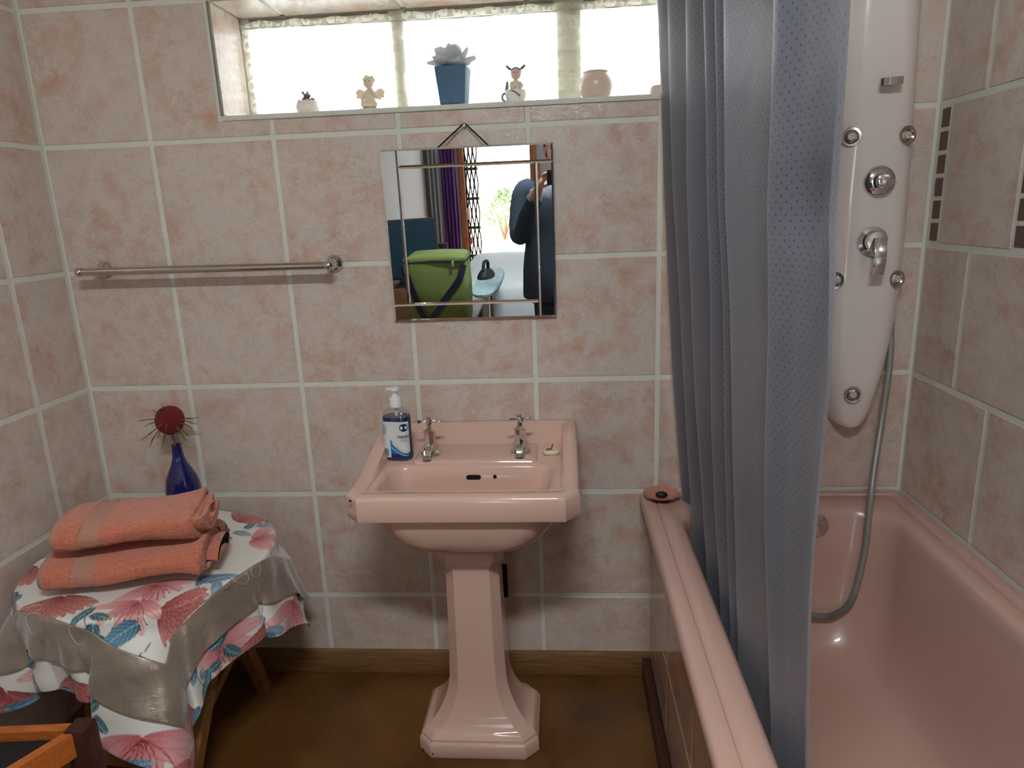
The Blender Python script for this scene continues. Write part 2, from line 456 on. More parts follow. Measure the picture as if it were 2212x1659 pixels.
# back wall with the window opening
mb = MB()
mb.box(-.2, WX0, .0018, .26, 0, ZC); mb.box(WX1, 2.6, .0018, .26, 0, ZC)
mb.box(WX0, WX1, .0018, .26, 0, WZ0); mb.box(WX0, WX1, .0018, .26, WZ1, ZC)
wall_back = tag(mb.build('wall_back', M['grout'], smooth=0), kind='structure')
wall_left = tag(MB().box(-.2, -.0018, -1.95, 0, 0, ZC).build('wall_left', M['grout'], smooth=0), kind='structure')
wall_right = tag(MB().box(XR + .0018, 2.6, -1.95, 0, 0, ZC).build('wall_right', M['grout'], smooth=0), kind='structure')
tag(MB().box(-.2, -.003, -5.85, -1.951, 0, ZC).build('wall_bedroom_left', M['paint'], smooth=0), kind='structure')
tag(MB().box(2.601, 4.0, -2.1, -1.95, 0, ZC).build('wall_bedroom_return', M['paint'], smooth=0), kind='structure')
mb = MB(); mb.box(3.8, 4.0, -5.6, -4.5, 0, ZC); mb.box(3.8, 4.0, -3.0, -2.101, 0, ZC); mb.box(3.8, 4.0, -4.5, -3.0, 0, 1.0); mb.box(3.8, 4.0, -4.5, -3.0, 2.0, ZC)
tag(mb.build('wall_bedroom_right', M['paint'], smooth=0), kind='structure')
mb = MB(); mb.box(3.84, 3.90, -4.5, -4.45, 1.0, 2.0); mb.box(3.84, 3.90, -3.05, -3.0, 1.0, 2.0); mb.box(3.84, 3.90, -4.45, -3.05, 1.0, 1.05); mb.box(3.84, 3.90, -4.45, -3.05, 1.95, 2.0); mb.box(3.845, 3.895, -3.77, -3.73, 1.05, 1.95)
w2 = tag(mb.build('unseen_window_2', M['frame'], smooth=0), kind='structure')  # unseen window, added for side light on the bedroom's left wall
for a, b in ((-4.45, -3.77), (-3.73, -3.05)): MB().box(3.868, 3.872, a, b, 1.05, 1.95).build('pane', M['pane'], w2)
DX0, DX1, DZ = 0.40, 1.08, 2.05
mb = MB(); mb.box(-.003, DX0, -5.75, -5.6, 0, ZC); mb.box(DX1, 4.0, -5.75, -5.6, 0, ZC); mb.box(DX0, DX1, -5.75, -5.6, DZ, ZC)
tag(mb.build('wall_far', M['paint'], smooth=0), kind='structure')

_tile_cache = {}
def tile_mesh(w, h, t=.010, b=.0018, mat=None, nm='tile'):
    k = (round(w, 4), round(h, 4), t, mat.name)
    if k not in _tile_cache:
        x, z = w / 2, h / 2
        R = lambda i, y: [(-x + i, y, -z + i), (x - i, y, -z + i), (x - i, y, z - i), (-x + i, y, z - i)]
        m = MB().loft([R(0, t), R(0, b), R(b, 0)], False, True)
        _tile_cache[k] = m.mesh(nm, mat, 0)
    return _tile_cache[k]
def tile(parent, cx, cy, cz, w, h, rz=0.0, rx=0.0, mat=None, t=.010, nm='tile'):
    jit = random.uniform(-.0006, .0006)
    o = put(nm, tile_mesh(w, h, t, .0018, mat or M['tile'], nm), parent, (cx, cy, cz), (rx, 0, rz + jit))
    return o

ROWS = [0.066, 0.268, 0.603, 0.938, 1.273, 1.608, 1.943, 2.278, 2.497]
COLS = [0.0, 0.3045, 0.6395, 0.9745, 1.3095, 1.6445, 1.9795, XR]
for r in range(len(ROWS) - 1):
    z0, z1 = ROWS[r], ROWS[r + 1]
    for c in range(len(COLS) - 1):
        x0, x1 = COLS[c], COLS[c + 1]
        if r == 5 and x1 > WX0 and x0 < WX1:                     # the row cut by the window
            if c == 1:      # L-shaped tile beside and under the opening
                P = [(x0 + G, z0 + G), (x1 - G, z0 + G), (x1 - G, WZ0 - .012), (WX0 - .012, WZ0 - .012), (WX0 - .012, z1 - G), (x0 + G, z1 - G)]
                m = MB().loft([[(a, .010, b) for a, b in P], [(a, 0, b) for a, b in P]], False, False)
                m.f.append((6, 7, 8, 9)); m.f.append((6, 9, 10, 11))
                m.build('tile', M['tile'], wall_back, 0)
                continue
            xe = x1
            tile(wall_back, (x0 + xe) / 2, 0, (z0 + G + WZ0 - .012) / 2, xe - x0 - 2 * G, WZ0 - .012 - z0 - G)
            if x1 > WX1:
                tile(wall_back, (WX1 + .012 + x1 - G) / 2, 0, (WZ0 + z1) / 2, x1 - G - WX1 - .012, z1 - WZ0 - 2 * G)
            continue
        tile(wall_back, (x0 + x1) / 2, 0, (z0 + z1) / 2, x1 - x0 - 2 * G, z1 - z0 - 2 * G)
# left wall
LY = [-.003, -.205, -.54, -.875, -1.21, -1.545, -1.945]
for r in range(len(ROWS) - 1):
    for c in range(len(LY) - 1):
        a, b = LY[c], LY[c + 1]
        tile(wall_left, 0, (a + b) / 2, (ROWS[r] + ROWS[r + 1]) / 2, a - b - 2 * G, ROWS[r + 1] - ROWS[r] - 2 * G, PI / 2)
# right wall: staggered rows, a mosaic column in one of them
RJ = {0: -.10, 1: -.203, 2: -.343, 3: -.203, 5: -.193, 6: -.343, 7: -.20}
for r in range(1, len(ROWS) - 1):
    z0, z1 = ROWS[r], ROWS[r + 1]
    if r == 4:
        ys = [(-.062, -.346), (-.395, -.68), (-.73, -1.015), (-1.065, -1.35), (-1.40, -1.685)]
        for a, b in ys: tile(wall_right, XR, (a + b) / 2, (z0 + z1) / 2, a - b - .006, z1 - z0 - 2 * G, -PI / 2)
        for a in (-.034, -.370, -.705):
            for k in range(6):
                tile(wall_right, XR, a, z0 + .033 + k * .0538, .034, .044, -PI / 2, mat=M['mosaic'], nm='mosaic_tile')
        continue
    a = -.003; b = RJ[r]
    while a > -1.94:
        b = max(b, -1.945)
        tile(wall_right, XR, (a + b) / 2, (z0 + z1) / 2, a - b - 2 * G, z1 - z0 - 2 * G, -PI / 2)
        a, b = b, b - T
# window reveal: tiled left cheek and head, painted ledge
tile(wall_back, WX0 + .004, .088, (WZ0 + WZ1) / 2, .165, WZ1 - WZ0 - .006, PI / 2)
for a, b in ((WX0, .6395), (.6395, .9745), (.9745, 1.3095), (1.3095, 1.6445), (1.6445, WX1)):
    tile(wall_back, (a + b) / 2, .088, WZ1 - .004, b - a - 2 * G, .165, 0, PI / 2)

# window frame, mullions and panes
win = MB()
win.box(WX0, WX1, WD, WD + .05, WZ1 - .030, WZ1, .003); win.box(WX0, WX1, WD, WD + .05, WZ0, WZ0 + .02, .003)
win.box(WX0, WX0 + .022, WD + .001, WD + .049, WZ0, WZ1, .003); win.box(WX1 - .03, WX1, WD + .001, WD + .049, WZ0, WZ1, .003)
win_o = tag(win.build('window_1', M['frame']), kind='structure')
MB().box(.938, .970, WD - .006, WD + .052, WZ0 + .018, WZ1 - .028, .003).build('mullion', M['frame'], win_o)
MB().box(1.388, 1.452, WD - .006, WD + .052, WZ0 + .018, WZ1 - .028, .003).build('mullion', M['frame'], win_o)
for a, b in ((WX0 + .02, .94), (.968, 1.39), (1.45, WX1 - .03)):
    MB().box(a, b, WD + .024, WD + .028, WZ0 + .018, WZ1 - .028).build('pane', M['pane'], win_o)
for a, b in ((WX0 + .03, .93), (.975, 1.38), (1.46, WX1 - .04)):
    MB().box(a, b, WD - .004, WD + .004, WZ1 - .0120, WZ1 - .0075).build('weathered_strip', M['mould'], win_o)
tag(MB().box(WX0 + .001, WX1 - .001, -.004, WD - .001, WZ0 - .012, WZ0 + .001, .002).build('trim_1', M['grout']), kind='structure')
tag(MB().box(WX0 - .0012, WX0 + .0035, -.0035, .004, WZ0 + .002, WZ1 - .004).build('trim_2', M['mould'], smooth=0), kind='structure')
# skirting
tag(MB().box(.016, 1.634, -.016, .002, 0, .078, .003).build('baseboard_back', M['skirting']), kind='structure')
tag(MB().box(.0005, .015, -1.95, -.001, 0, .078, .003).build('baseboard_left', M['skirting']), kind='structure')
tag(MB().box(1.608, 1.631, -1.72, -.0165, 0, .066, .003).build('baseboard_bath', M['darkwood']), kind='structure')
# tiled bath side
wb = tag(MB().box(1.638, 1.66, -1.72, 0, 0, .572).build('wall_bath_side', M['grout'], smooth=0), kind='structure')
yy = [-.003, -.335, -.67, -1.005, -1.34, -1.717]
for a, b in zip(yy[:-1], yy[1:]):
    tile(wb, 1.632, (a + b) / 2, .165, a - b - .006, .200, -PI / 2, mat=M['panel_tile'])
    tile(wb, 1.632, (a + b) / 2, .420, a - b - .006, .296, -PI / 2, mat=M['panel_tile'])

# ------------------------------------------------------------------ bath
bx0, bx1, by0, by1 = 1.597, XR - .001, -1.722, -.001
def bl(i, z, r, dx=0): return rrect((bx0 + bx1) / 2, (by0 + by1) / 2, (bx1 - bx0) / 2 - i, (by1 - by0) / 2 - i, r, 8, 12, z)
def il(x0, x1, y0, y1, r, z): return rrect((x0 + x1) / 2, (y0 + y1) / 2, (x1 - x0) / 2, (y1 - y0) / 2, r, 8, 12, z)
bath = thing('bathtub', 'pink enamel bathtub built in along the right wall', 'bathtub', (0, 0, 0))
lo = [bl(.010, .573, .01), bl(.002, .574, .012), bl(0, .580, .012), bl(.0005, .594, .012), bl(.004, .601, .012), bl(.010, .604, .012), bl(.036, .6048, .012), bl(.0395, .5995, .014), bl(.0435, .6035, .016),
      il(1.677, 2.235, -1.612, -.112, .105, .6035), il(1.684, 2.229, -1.605, -.118, .105, .601), il(1.690, 2.223, -1.597, -.125, .105, .594), il(1.696, 2.218, -1.585, -.131, .105, .575),
      il(1.712, 2.204, -1.545, -.152, .11, .46), il(1.730, 2.186, -1.50, -.180, .12, .34), il(1.752, 2.165, -1.46, -.215, .12, .27), il(1.785, 2.135, -1.41, -.26, .12, .232), il(1.83, 2.09, -1.34, -.33, .11, .218), il(1.93, 1.99, -1.0, -.55, .03, .212)]
recalc(MB().loft(lo, False, True).build('shell', M['tub'], bath, 50))
# overflow fitting and waste
mo = MB(); MM = Matrix.Translation((2.043, -.138, .560)) @ Matrix.Rotation(PI / 2 + .15, 4, 'X')
mo.lathe([(.034, 0), (.034, .005), (.030, .010), (.012, .012), (.010, .020), (0.002, .022)], 24, M=MM)
mo.build('overflow', M['chrome'], bath)
MB().lathe([(.035, 0), (.035, .004), (.028, .005), (.024, .001)], 24, (1.87, -.42, .2165)).build('waste', M['chrome'], bath)

# ------------------------------------------------------------------ basin on its pedestal
basin = thing('pedestal_basin', 'pink ceramic basin on a tall chamfered pedestal', 'basin', (0, 0, 0))
bcx, bhx = 1.1485, 0.2725; byf, byb = -.440, -.001
def ztop(x, y):
    t = max(0, min(1, (y + .36) / .30)); t = t * t * (3 - 2 * t)
    return .776 + .048 * t
def bo(i, z, ch=.034):
    return rrect(bcx, (byf + byb) / 2, bhx - i, (byb - byf) / 2 - i, (.004, .004, max(ch - i * .4, .002), max(ch - i * .4, .002)), 6, 22, z, True)
def bi(x0, x1, y0, y1, r, z): return rrect((x0 + x1) / 2, (y0 + y1) / 2, (x1 - x0) / 2, (y1 - y0) / 2, r, 6, 22, z)
off = lambda d: (lambda x, y: ztop(x, y) - d)
loops = [bi(1.05, 1.245, -.335, -.12, .04, .600), bi(1.02, 1.275, -.360, -.10, .06, .6015), bi(.985, 1.31, -.380, -.08, .08, .612), bi(.955, 1.34, -.396, -.06, .08, .638), bi(.932, 1.362, -.410, -.05, .075, .680), bi(.922, 1.372, -.416, -.045, .07, .716),
         bo(.008, .714), bo(.002, .7155), bo(0, .720), bo(.001, off(.010)), bo(.004, off(.003)), bo(.009, off(0)),
         bi(bcx - bhx + .034, bcx + bhx - .034, byf + .040, byb - .020, .012, off(.001)),
         bi(bcx - bhx + .039, bcx + bhx - .039, byf + .044, byb - .027, .014, lambda x, y: min(ztop(x, y) - .004, .818)),
         bi(bcx - bhx + .043, bcx + bhx - .043, byf + .048, byb - .062, .018, lambda x, y: .7735),
         bi(bcx - bhx + .046, bcx + bhx - .046, byf + .049, byb - .070, .02, .7695),
         bi(.932, 1.362, byf + .050, -.205, .045, .7685), bi(.936, 1.358, byf + .053, -.209, .045, .767), bi(.941, 1.353, byf + .058, -.214, .045, .760), bi(.950, 1.344, byf + .066, -.222, .05, .72), bi(.972, 1.322, byf + .085, -.235, .06, .66), bi(1.01, 1.285, -.34, -.245, .045, .632), bi(1.10, 1.19, -.31, -.275, .015, .624)]
recalc(MB().loft(loops, True, True).build('bowl', M['pink'], basin, 40))
# raised tap ledge of the basin
recalc(MB().loft([rrect(1.153, -.1345, .158 + d, .062 + d, .014, 4, 2, z) for d, z in ((.006, .766), (.003, .7735), (0, .7765), (-.006, .778))], False, True).build('tap_ledge', M['pink'], basin, 60))
def slot(x, z, hx, hz, y):
    m = MB().loft([[(x + a, y + d, z + b) for a, b, _ in rrect(0, 0, hx - e, hz - e, hz - e, 6, 0, 0)] for d, e in ((.003, 0), (0, 0), (-.001, .0008))], False, True)
    return m
slot(1.152, .7375, .019, .0060, -.2205).build('overflow_slot', M['hole'], basin)
slot(1.207, .7385, .0048, .0048, -.2205).build('chain_hole', M['hole'], basin)
MB().ball((.898, -.4385, .7705), .004, .002, .003, 8, 6).build('chip', M['chip'], basin)
# pedestal
pcx, pcy = 1.143, -.238
def pl(hx, hy, c, z): return rrect(pcx, pcy, hx, hy, c, 3, 2, z, True)
prof = [(.158, .118, .034, 0), (.160, .120, .034, .004), (.160, .120, .034, .034), (.157, .117, .033, .042), (.154, .114, .032, .045), (.153, .113, .032, .052), (.150, .110, .032, .056), (.1465, .1065, .031, .061)]
for k in range(13):          # concave sweep into the shaft
    a = PI / 2 * k / 12
    prof.append((.1445 - .0685 * math.sin(a) ** 1.15, .1045 - .0385 * math.sin(a) ** 1.15, .030 - .004 * k / 12, .063 + .150 * (1 - math.cos(a)) ** .85))
prof += [(.0735, .064, .025, .26), (.0715, .062, .024, .36), (.0695, .060, .023, .47), (.0690, .060, .023, .515), (.071, .062, .023, .527), (.078, .068, .024, .537), (.083, .073, .025, .542), (.085, .075, .026, .549), (.085, .075, .026, .567), (.082, .072, .025, .571), (.076, .067, .024, .574), (.076, .067, .024, .604)]
recalc(MB().loft([pl(*p) for p in prof], True, True).build('pedestal', M['pink'], basin, 28))
for dx, dy in ((-.120, -.120), (.131, -.112), (-.149, -.105)):
    MB().ball((pcx + dx, pcy + dy + .0, .014), .0025, .002, .003, 8, 6).build('chip', M['chip'], basin)

def tap(x, y, name, label):
    t = thing(name, label, 'tap', (x, y, .7785), group='basin taps'); t.scale = (1.12, 1.12, 1.0)
    MB().lathe([(.024, 0), (.024, .003), (.020, .006), (.013, .008), (.012, .010)], 24).build('flange', M['chrome_worn'], t)
    MB().lathe([(.0125, .008), (.0125, .020), (.0140, .024), (.0140, .056), (.0150, .060), (.0150, .064), (.010, .067), (.0062, .070), (.0062, .084), (.004, .086)], 8).build('body', M['chrome'], t, 20)
    sp = [(0, -.004, .022), (0, -.018, .0235), (0, -.034, .021), (0, -.046, .016), (0, -.052, .008)]
    m = MB(); lp = []
    for i, p in enumerate(sp):
        a = (0, .1, -.15, -.6, -1.2)[i]; w = (.0105, .0095, .009, .0095, .0095)[i]; h = (.011, .009, .008, .008, .006)[i]
        lp.append([(q[0], p[1] + q[1] * math.sin(-a), p[2] + q[1] * math.cos(a)) for q in rrect(0, 0, w, h, .004, 3, 0, 0)])
    recalc(m.loft(lp, True, True).build('spout', M['chrome'], t))
    hd = MB(); hd.ball((0, 0, .0895), .0078, .0078, .0075, 12, 8).lathe([(.004, .094), (.0052, .099), (.003, .102), (0.0005, .1025)], 12)
    hd = hd.build('hub', M['chrome'], t)
    for k in range(4):
        a = k * PI / 2 + .25
        ca, sa = math.cos(a), math.sin(a)
        MB().tube([(ca * .005, sa * .005, .0895), (ca * .013, sa * .013, .0895), (ca * .019, sa * .019, .0900), (ca * .0235, sa * .0235, .0900), (ca * .0265, sa * .0265, .0900)], [.0038, .0032, .0040, .0056, .0026], 8).build('cross_arm', M['chrome'], t)
    return t
tap(1.031, -.147, 'basin_tap', 'chrome cross-head basin tap beside the hand soap bottle')
tap(1.270, -.138, 'basin_tap', 'chrome cross-head basin tap beside the cream soap')

# cream soap with a hook
so = thing('soap_bar', 'small round cream soap with a black hook on the basin corner', 'soap', (1.351, -.139, .7697))
recalc(MB().loft([rrect(0, 0, .023 - i, .016 - i, .013, 6, 1, z) for i, z in ((.004, 0), (.0005, .004), (0, .008), (.002, .0115), (.007, .0125), (.012, .0115))], True, True).build('soap', M['soap'], so))
MB().tube(smooth_path([(-.013, -.002, .013), (-.006, -.003, .0150), (0, 0, .014), (.003, .003, .022), (.0045, .004, .026)], 4), .0013, 6).build('hook', M['black'], so)

# hand soap bottle
hs = thing('hand_soap_bottle', 'clear pump bottle of blue hand soap with printed label', 'soap bottle', (.948, -.156, .7697), rz=-.15)
K = 1.12
hx, hy = .0375, .0255
def hb(s, z, r=None): return rrect(0, 0, hx * s, hy * s, (r or .021) * s, 6, 1, z)
recalc(MB().loft([hb(.92, .0), hb(1, .004), hb(1, .112), hb(.97, .121), hb(.86, .131), hb(.66, .138), hb(.45, .142, .03), hb(.43, .150, .03)], True, False).build('bottle', M['clear'], hs))
recalc(MB().loft([hb(.90, .003), hb(.955, .008), hb(.955, .1165), hb(.93, .118)], True, True).build('liquid', M['bluesoap'], hs))
def wrap(P, d=.0006):
    """label coordinates (arc length u from the middle of the front, height v) to the bottle's side"""
    out = []
    flat = hx - .021
    for u, v in P:
        s = -1 if u < 0 else 1; a = abs(u)
        if a <= flat: x, y = a, -(hy + d)
        else:
            an = min((a - flat) / .021, PI / 2 + .2); x, y = flat + (.021 + d) * math.sin(an), -(hy - .021) - (.021 + d) * math.cos(an)
        out.append((s * x, y, v))
    return out
def label_rect(u0, u1, v0, v1, d, nu=20):
    m = MB(); us = [lerp(u0, u1, i / nu) for i in range(nu + 1)]
    m.loft([wrap([(u, v0) for u in us], d), wrap([(u, v1) for u in us], d)], closed=False); return m
lab = label_rect(-.041, .041, .010, .108, .0005).build('label', M['label'], hs)
def label_poly(P, mat, d, name):
    m = MB(); n = len(P); c = (sum(p[0] for p in P) / n, sum(p[1] for p in P) / n)
    m.add(wrap(P + [c], d), [(i, (i + 1) % n, n) for i in range(n)]); return m.build(name, mat, lab, 0)
lower = [(-.012, .010), (-.012, .028), (-.010, .050), (-.006, .056), (.002, .050), (.012, .036), (.022, .028), (.032, .025), (.041, .024), (.041, .010)]
lower = [(lerp(-.012, .041, i / 24), .010) for i in range(25)] + [(lerp(.041, -.012, i / 24), .024 + .034 * max(0, (i - 6) / 18) ** 1.4) for i in range(25)]
def strip_poly(fn0, fn1, u0, u1, mat, d, name, n=24):
    m = MB(); us = [lerp(u0, u1, i / n) for i in range(n + 1)]
    m.loft([wrap([(u, fn0(u)) for u in us], d), wrap([(u, fn1(u)) for u in us], d)], closed=False); return m.build(name, mat, lab, 0)
wv = lambda u: .024 + .036 * max(0, (.028 - u) / .040) ** 1.5
strip_poly(lambda u: .010, wv, -.012, .041, M['ink_blue'], .0009, 'printed_wave')
strip_poly(lambda u: wv(u) * .62, lambda u: wv(u) * .74, -.010, .036, M['ink_cyan'], .0012, 'printed_stroke')
strip_poly(lambda u: wv(u) * .84 + .002, lambda u: wv(u) * .92 + .003, -.008, .036, M['label'], .0012, 'printed_stroke')
strip_poly(lambda u: wv(u) + .001, lambda u: wv(u) + .0035, .004, .041, M['ink_lime'], .0011, 'printed_stroke')
strip_poly(lambda u: .010, lambda u: .020, -.012, .041, M['ink_dark'], .0011, 'printed_band')
label_poly([(.027 + .012 * math.cos(2 * PI * k / 24), .092 + .0105 * math.sin(2 * PI * k / 24)) for k in range(24)], M['ink_dark'], .0009, 'printed_oval')
def text_poly(txt, size, u, v, mat, d, name, align='CENTER', parent=None):
    cu = bpy.data.curves.new('t', 'FONT'); cu.body = txt; cu.size = size; cu.align_x = align; cu.resolution_u = 2; cu.offset = .0003
    o = bpy.data.objects.new('t', cu); COL.objects.link(o)
    dg = bpy.context.evaluated_depsgraph_get(); me = o.evaluated_get(dg).to_mesh()
    P = [(p.co.x + u, p.co.y + v) for p in me.vertices]; F = [tuple(f.vertices) for f in me.polygons]
    o.evaluated_get(dg).to_mesh_clear(); bpy.data.objects.remove(o)
    m = MB().add(wrap(P, d), F); return m.build(name, mat, parent or lab, 0)
text_poly('HAND', .0105, .024, .0640, M['ink_dark'], .0010, 'printed_text')
for k in range(7):
    strip_poly(lambda u, k=k: .098 - k * .004, lambda u, k=k: .0992 - k * .004, -.038, -.020, M['ink_grey'], .0010, 'printed_line', 6)
for k in range(3):
    strip_poly(lambda u, k=k: .060 - k * .0030, lambda u, k=k: .0608 - k * .0030, .016, .036, M['ink_grey'], .0010, 'printed_line', 6)
for k in range(9):
    strip_poly(lambda u: .014, lambda u: .034, -.036 + k * .002, -.036 + k * .002 + (.0008 if k % 2 else .0013), M['ink_dark'], .0010, 'barcode_bar', 1)
pm = MB().lathe([(.0165, .143), (.0165, .166), (.0155, .168), (.009, .169), (.0085, .173), (.007, .174)], 20)
pm.build('collar', M['white_plastic'], hs)
ph = MB().lathe([(.0065, .172), (.0065, .182), (.011, .184), (.0135, .187), (.0135, .191), (.011, .194), (.002, .195)], 20)
pho = ph.build('pump_head', M['white_plastic'], hs)
MB().tube([(-.005, .0, .189), (-.018, .002, .189), (-.024, .003, .187)], [.005, .0042, .0034], 10).build('nozzle', M['white_plastic'], pho)
MB().tube([(0, 0, .012), (0, 0, .144)], .004, 8).build('dip_tube', M['white_plastic'], hs)

# dark outlet behind the pedestal
op = thing('pipe_outlet', 'dark square pipe outlet in the wall behind the pedestal', 'pipe', (0, 0, 0))
recalc(MB().box(1.150, 1.206, -.004, .001, .262, .372, .001).build('outlet_plate', M['hole'], op))
MB().tube(smooth_path([(1.165, -.004, .315), (1.160, -.10, .33), (1.150, -.16, .40), (1.145, -.16, .46)], 5), .014, 12).build('waste_pipe', M['black'], op)

# ------------------------------------------------------------------ towel rail
tr = thing('towel_rail', 'chrome towel rail on the back wall above the stool', 'towel rail', (0, 0, 0))
A, B = Vector((.092, -.066, 1.280)), Vector((.770, -.066, 1.276))
MB().tube([A, B], .0105, 16).build('rail', M['chrome_worn'], tr)
for p, s in ((A, -1), (B, 1)):
    MB().ball((p.x + s * .006, p.y, p.z), .0135, n=16, m=10).build('end_knob', M['chrome'], tr)
for x, z in ((.117, 1.281), (.772, 1.277)):
    Mx = Matrix.Translation((x, 0, z)) @ Matrix.Rotation(PI / 2, 4, 'X')
    MB().lathe([(.024, 0), (.024, .004), (.021, .010), (.015, .015), (.012, .018), (.0095, .030), (.0095, .058), (.012, .066), (.010, .074)], 24, M=Mx).build('bracket', M['chrome'], tr)

# ------------------------------------------------------------------ mirror hanging on the wall
TH = math.radians(2.5)
mi = thing('wall_mirror', 'square wall mirror with strip borders hanging from a cord over the basin', 'mirror', (1.150, -.013, 1.116))
mi.rotation_euler = (TH, 0, math.radians(.0))
mw, mh = .2215, .445
MB().box(-mw, mw, .0015, .006, 0, mh, .001).build('backing', M['mirror_edge'], mi)
def mpane(x0, x1, z0, z1, nm, rx=0.0, rz=0.0, bev=.0045, dep=.0016):
    cx, cz = (x0 + x1) / 2, (z0 + z1) / 2
    hx_, hz_ = (x1 - x0) / 2, (z1 - z0) / 2
    R = lambda i, y: [(-hx_ + i, y, -hz_ + i), (hx_ - i, y, -hz_ + i), (hx_ - i, y, hz_ - i), (-hx_ + i, y, hz_ - i)]
    m = MB().loft([R(0, .001), R(0, 0), R(bev, -dep)], False, True)
    return m.build(nm, M['mirror'], mi, 0, (cx, 0, cz), (rx, 0, rz))
s = .0445
mpane(-mw + s, mw - s, s, mh - s, 'centre_pane')
mpane(-mw, -mw + s, s, mh, 'border_strip', 0, .004)
mpane(-mw + s, mw, mh - s, mh, 'border_strip', .003, 0)
mpane(mw - s, mw, 0, mh - s, 'border_strip', 0, -.003)
mpane(-mw, mw - s, 0, s, 'border_strip', -.002, 0)
MB().tube([(-.073, .004, mh - .002), (-.008, .022, mh + .052), (-.002, .024, mh + .056), (.004, .022, mh + .052), (.060, .004, mh - .002)], .0022, 6).build('cord', M['black'], mi)
hk = MB(); hk.lathe([(.0055, 0), (.0055, .003), (.003, .004), (.003, .012), (.0045, .013)], 12, M=Matrix.Translation((1.147, -.0005, 1.613)) @ Matrix.Rotation(PI / 2, 4, 'X'))
tag(hk.build('picture_hook', M['chrome_worn']), 'small metal wall hook holding the mirror cord', 'hook')

# ------------------------------------------------------------------ shower panel
sp = thing('shower_tower', 'tall white shower panel with chrome jets behind the curtain', 'shower panel', (0, 0, 0))
scx = 2.148
Zs = [.8030, .8038, .8065, .812, .820, .835, .86, .90, .96, 1.04, 1.14, 1.26, 1.40, 1.55, 1.70, 1.85, 2.0, 2.10, 2.14, 2.15]
HW = [.018, .0245, .0315, .0380, .0435, .0505, .0585, .068, .082, .094, .102, .105, .104, .099, .092, .088, .090, .095, .090, .070]
lp = []
for z, w in zip(Zs, HW):
    dep = .040 + .028 * min(1, (z - .80) / .12) ** .5
    row = []
    n = 20
    for j in range(n + 1):
        u = -1 + 2 * j / n
        row.append((scx + w * u, -.012 - dep * (1 - abs(u) ** 3.2) ** .55, z))
    row += [(scx + w * u, -.004, z) for u in (1, .5, 0, -.5, -1)]
    lp.append(row)
recalc(MB().loft(lp, True, True).build('panel_body', M['whitepanel'], sp, 50))
def front_y(x, z):
    w = interp(z, Zs, HW); dep = .040 + .028 * min(1, (z - .80) / .12) ** .5
    u = min(abs(x - scx) / w, .999); return -.012 - dep * (1 - u ** 3.2) ** .55
def jet(x, z):
    y = front_y(x, z); tilt = (x - scx) * 4.0
    Mx = Matrix.Translation((x, y + .004, z)) @ Matrix.Rotation(tilt, 4, 'Z') @ Matrix.Rotation(PI / 2, 4, 'X')
    o = MB().lathe([(.0215, 0), (.0225, .005), (.0215, .009), (.0165, .0085), (.0125, .005), (.0105, .006), (.0095, .002)], 28, M=Mx).build('body_jet', M['chrome_worn'], sp)
    MB().lathe([(.0092, .001), (.0092, .008), (.0080, .011), (.0035, .0115), (.0030, .009)], 16, M=Mx).build('jet_nozzle', M['nozzle'], o)
for x, z in ((2.086, 1.537), (2.212, 1.535), (2.074, 1.196), (2.221, 1.195), (2.136, .900)): jet(x, z)
y = front_y(2.154, 1.43)
Mx = Matrix.Translation((2.154, y + .002, 1.432)) @ Matrix.Rotation(PI / 2, 4, 'X')
kn = MB().lathe([(.036, 0), (.037, .004), (.035, .010), (.030, .014), (.020, .017), (.0195, .034), (.019, .037), (.016, .039), (.001, .0395)], 36, M=Mx).build('diverter_knob', M['chrome'], sp)
MB().tube([(2.154, y - .020, 1.432), (2.184, y - .022, 1.428)], [.004, .003], 8).build('pointer', M['chrome'], kn)
y = front_y(2.152, 1.29)
Mx = Matrix.Translation((2.150, y + .002, 1.290)) @ Matrix.Rotation(PI / 2, 4, 'X')
mx_ = MB().lathe([(.0355, 0), (.0365, .004), (.035, .008), (.026, .010), (.0245, .014), (.0245, .030), (.0235, .033), (.001, .034)], 36, M=Mx).build('mixer_tap', M['chrome'], sp)
lv = []
for k in range(9):
    t = k / 8; zc = 1.300 - .088 * t; yc = y - .036 - .016 * math.sin(t * PI * .8); w = .013 + .002 * t
    lv.append([(2.154 - .006 * t + q[0], yc + q[1], zc) for q in rrect(0, 0, w, .0028, .001, 2, 0, 0)])
recalc(MB().loft(lv, True, True).build('lever', M['chrome'], mx_))
y = front_y(2.152, 1.65)
hk = MB(); arc = [(2.152 + .026 * math.sin(a), y - .022 - .010 * math.cos(a), 1.652 + .001 * a) for a in np.linspace(-1.25, 1.25, 12)]
hk.loft([[(p[0], p[1] + q[0], p[2] + q[1]) for q in ((-.003, -.008), (.003, -.008), (.003, -.002), (-.001, 0), (.003, .002), (.003, .008), (-.003, .008))] for p in arc], True, True)
hk.box(2.146, 2.158, y - .026, y + .003, 1.645, 1.659)
recalc(hk.build('handset_holder', M['chrome'], sp, 30))
# hose
hp = smooth_path([(2.240, -.022, 1.08), (2.236, -.045, .98), (2.218, -.072, .836), (2.189, -.120, .727), (2.168, -.160, .641), (2.157, -.180, .518), (2.138, -.196, .420), (2.118, -.205, .368), (2.088, -.212, .345), (2.055, -.214, .337), (2.00, -.212, .35), (1.94, -.205, .42), (1.90, -.19, .56)], 26)
ho = MB(); ho.tube(hp, [.0082 + (.0009 if i % 2 else -.0009) for i in range(len(hp))], 10)
tag(ho.build('shower_hose', M['hose'], smooth=60), 'ribbed grey shower hose looping down into the bath', 'hose')

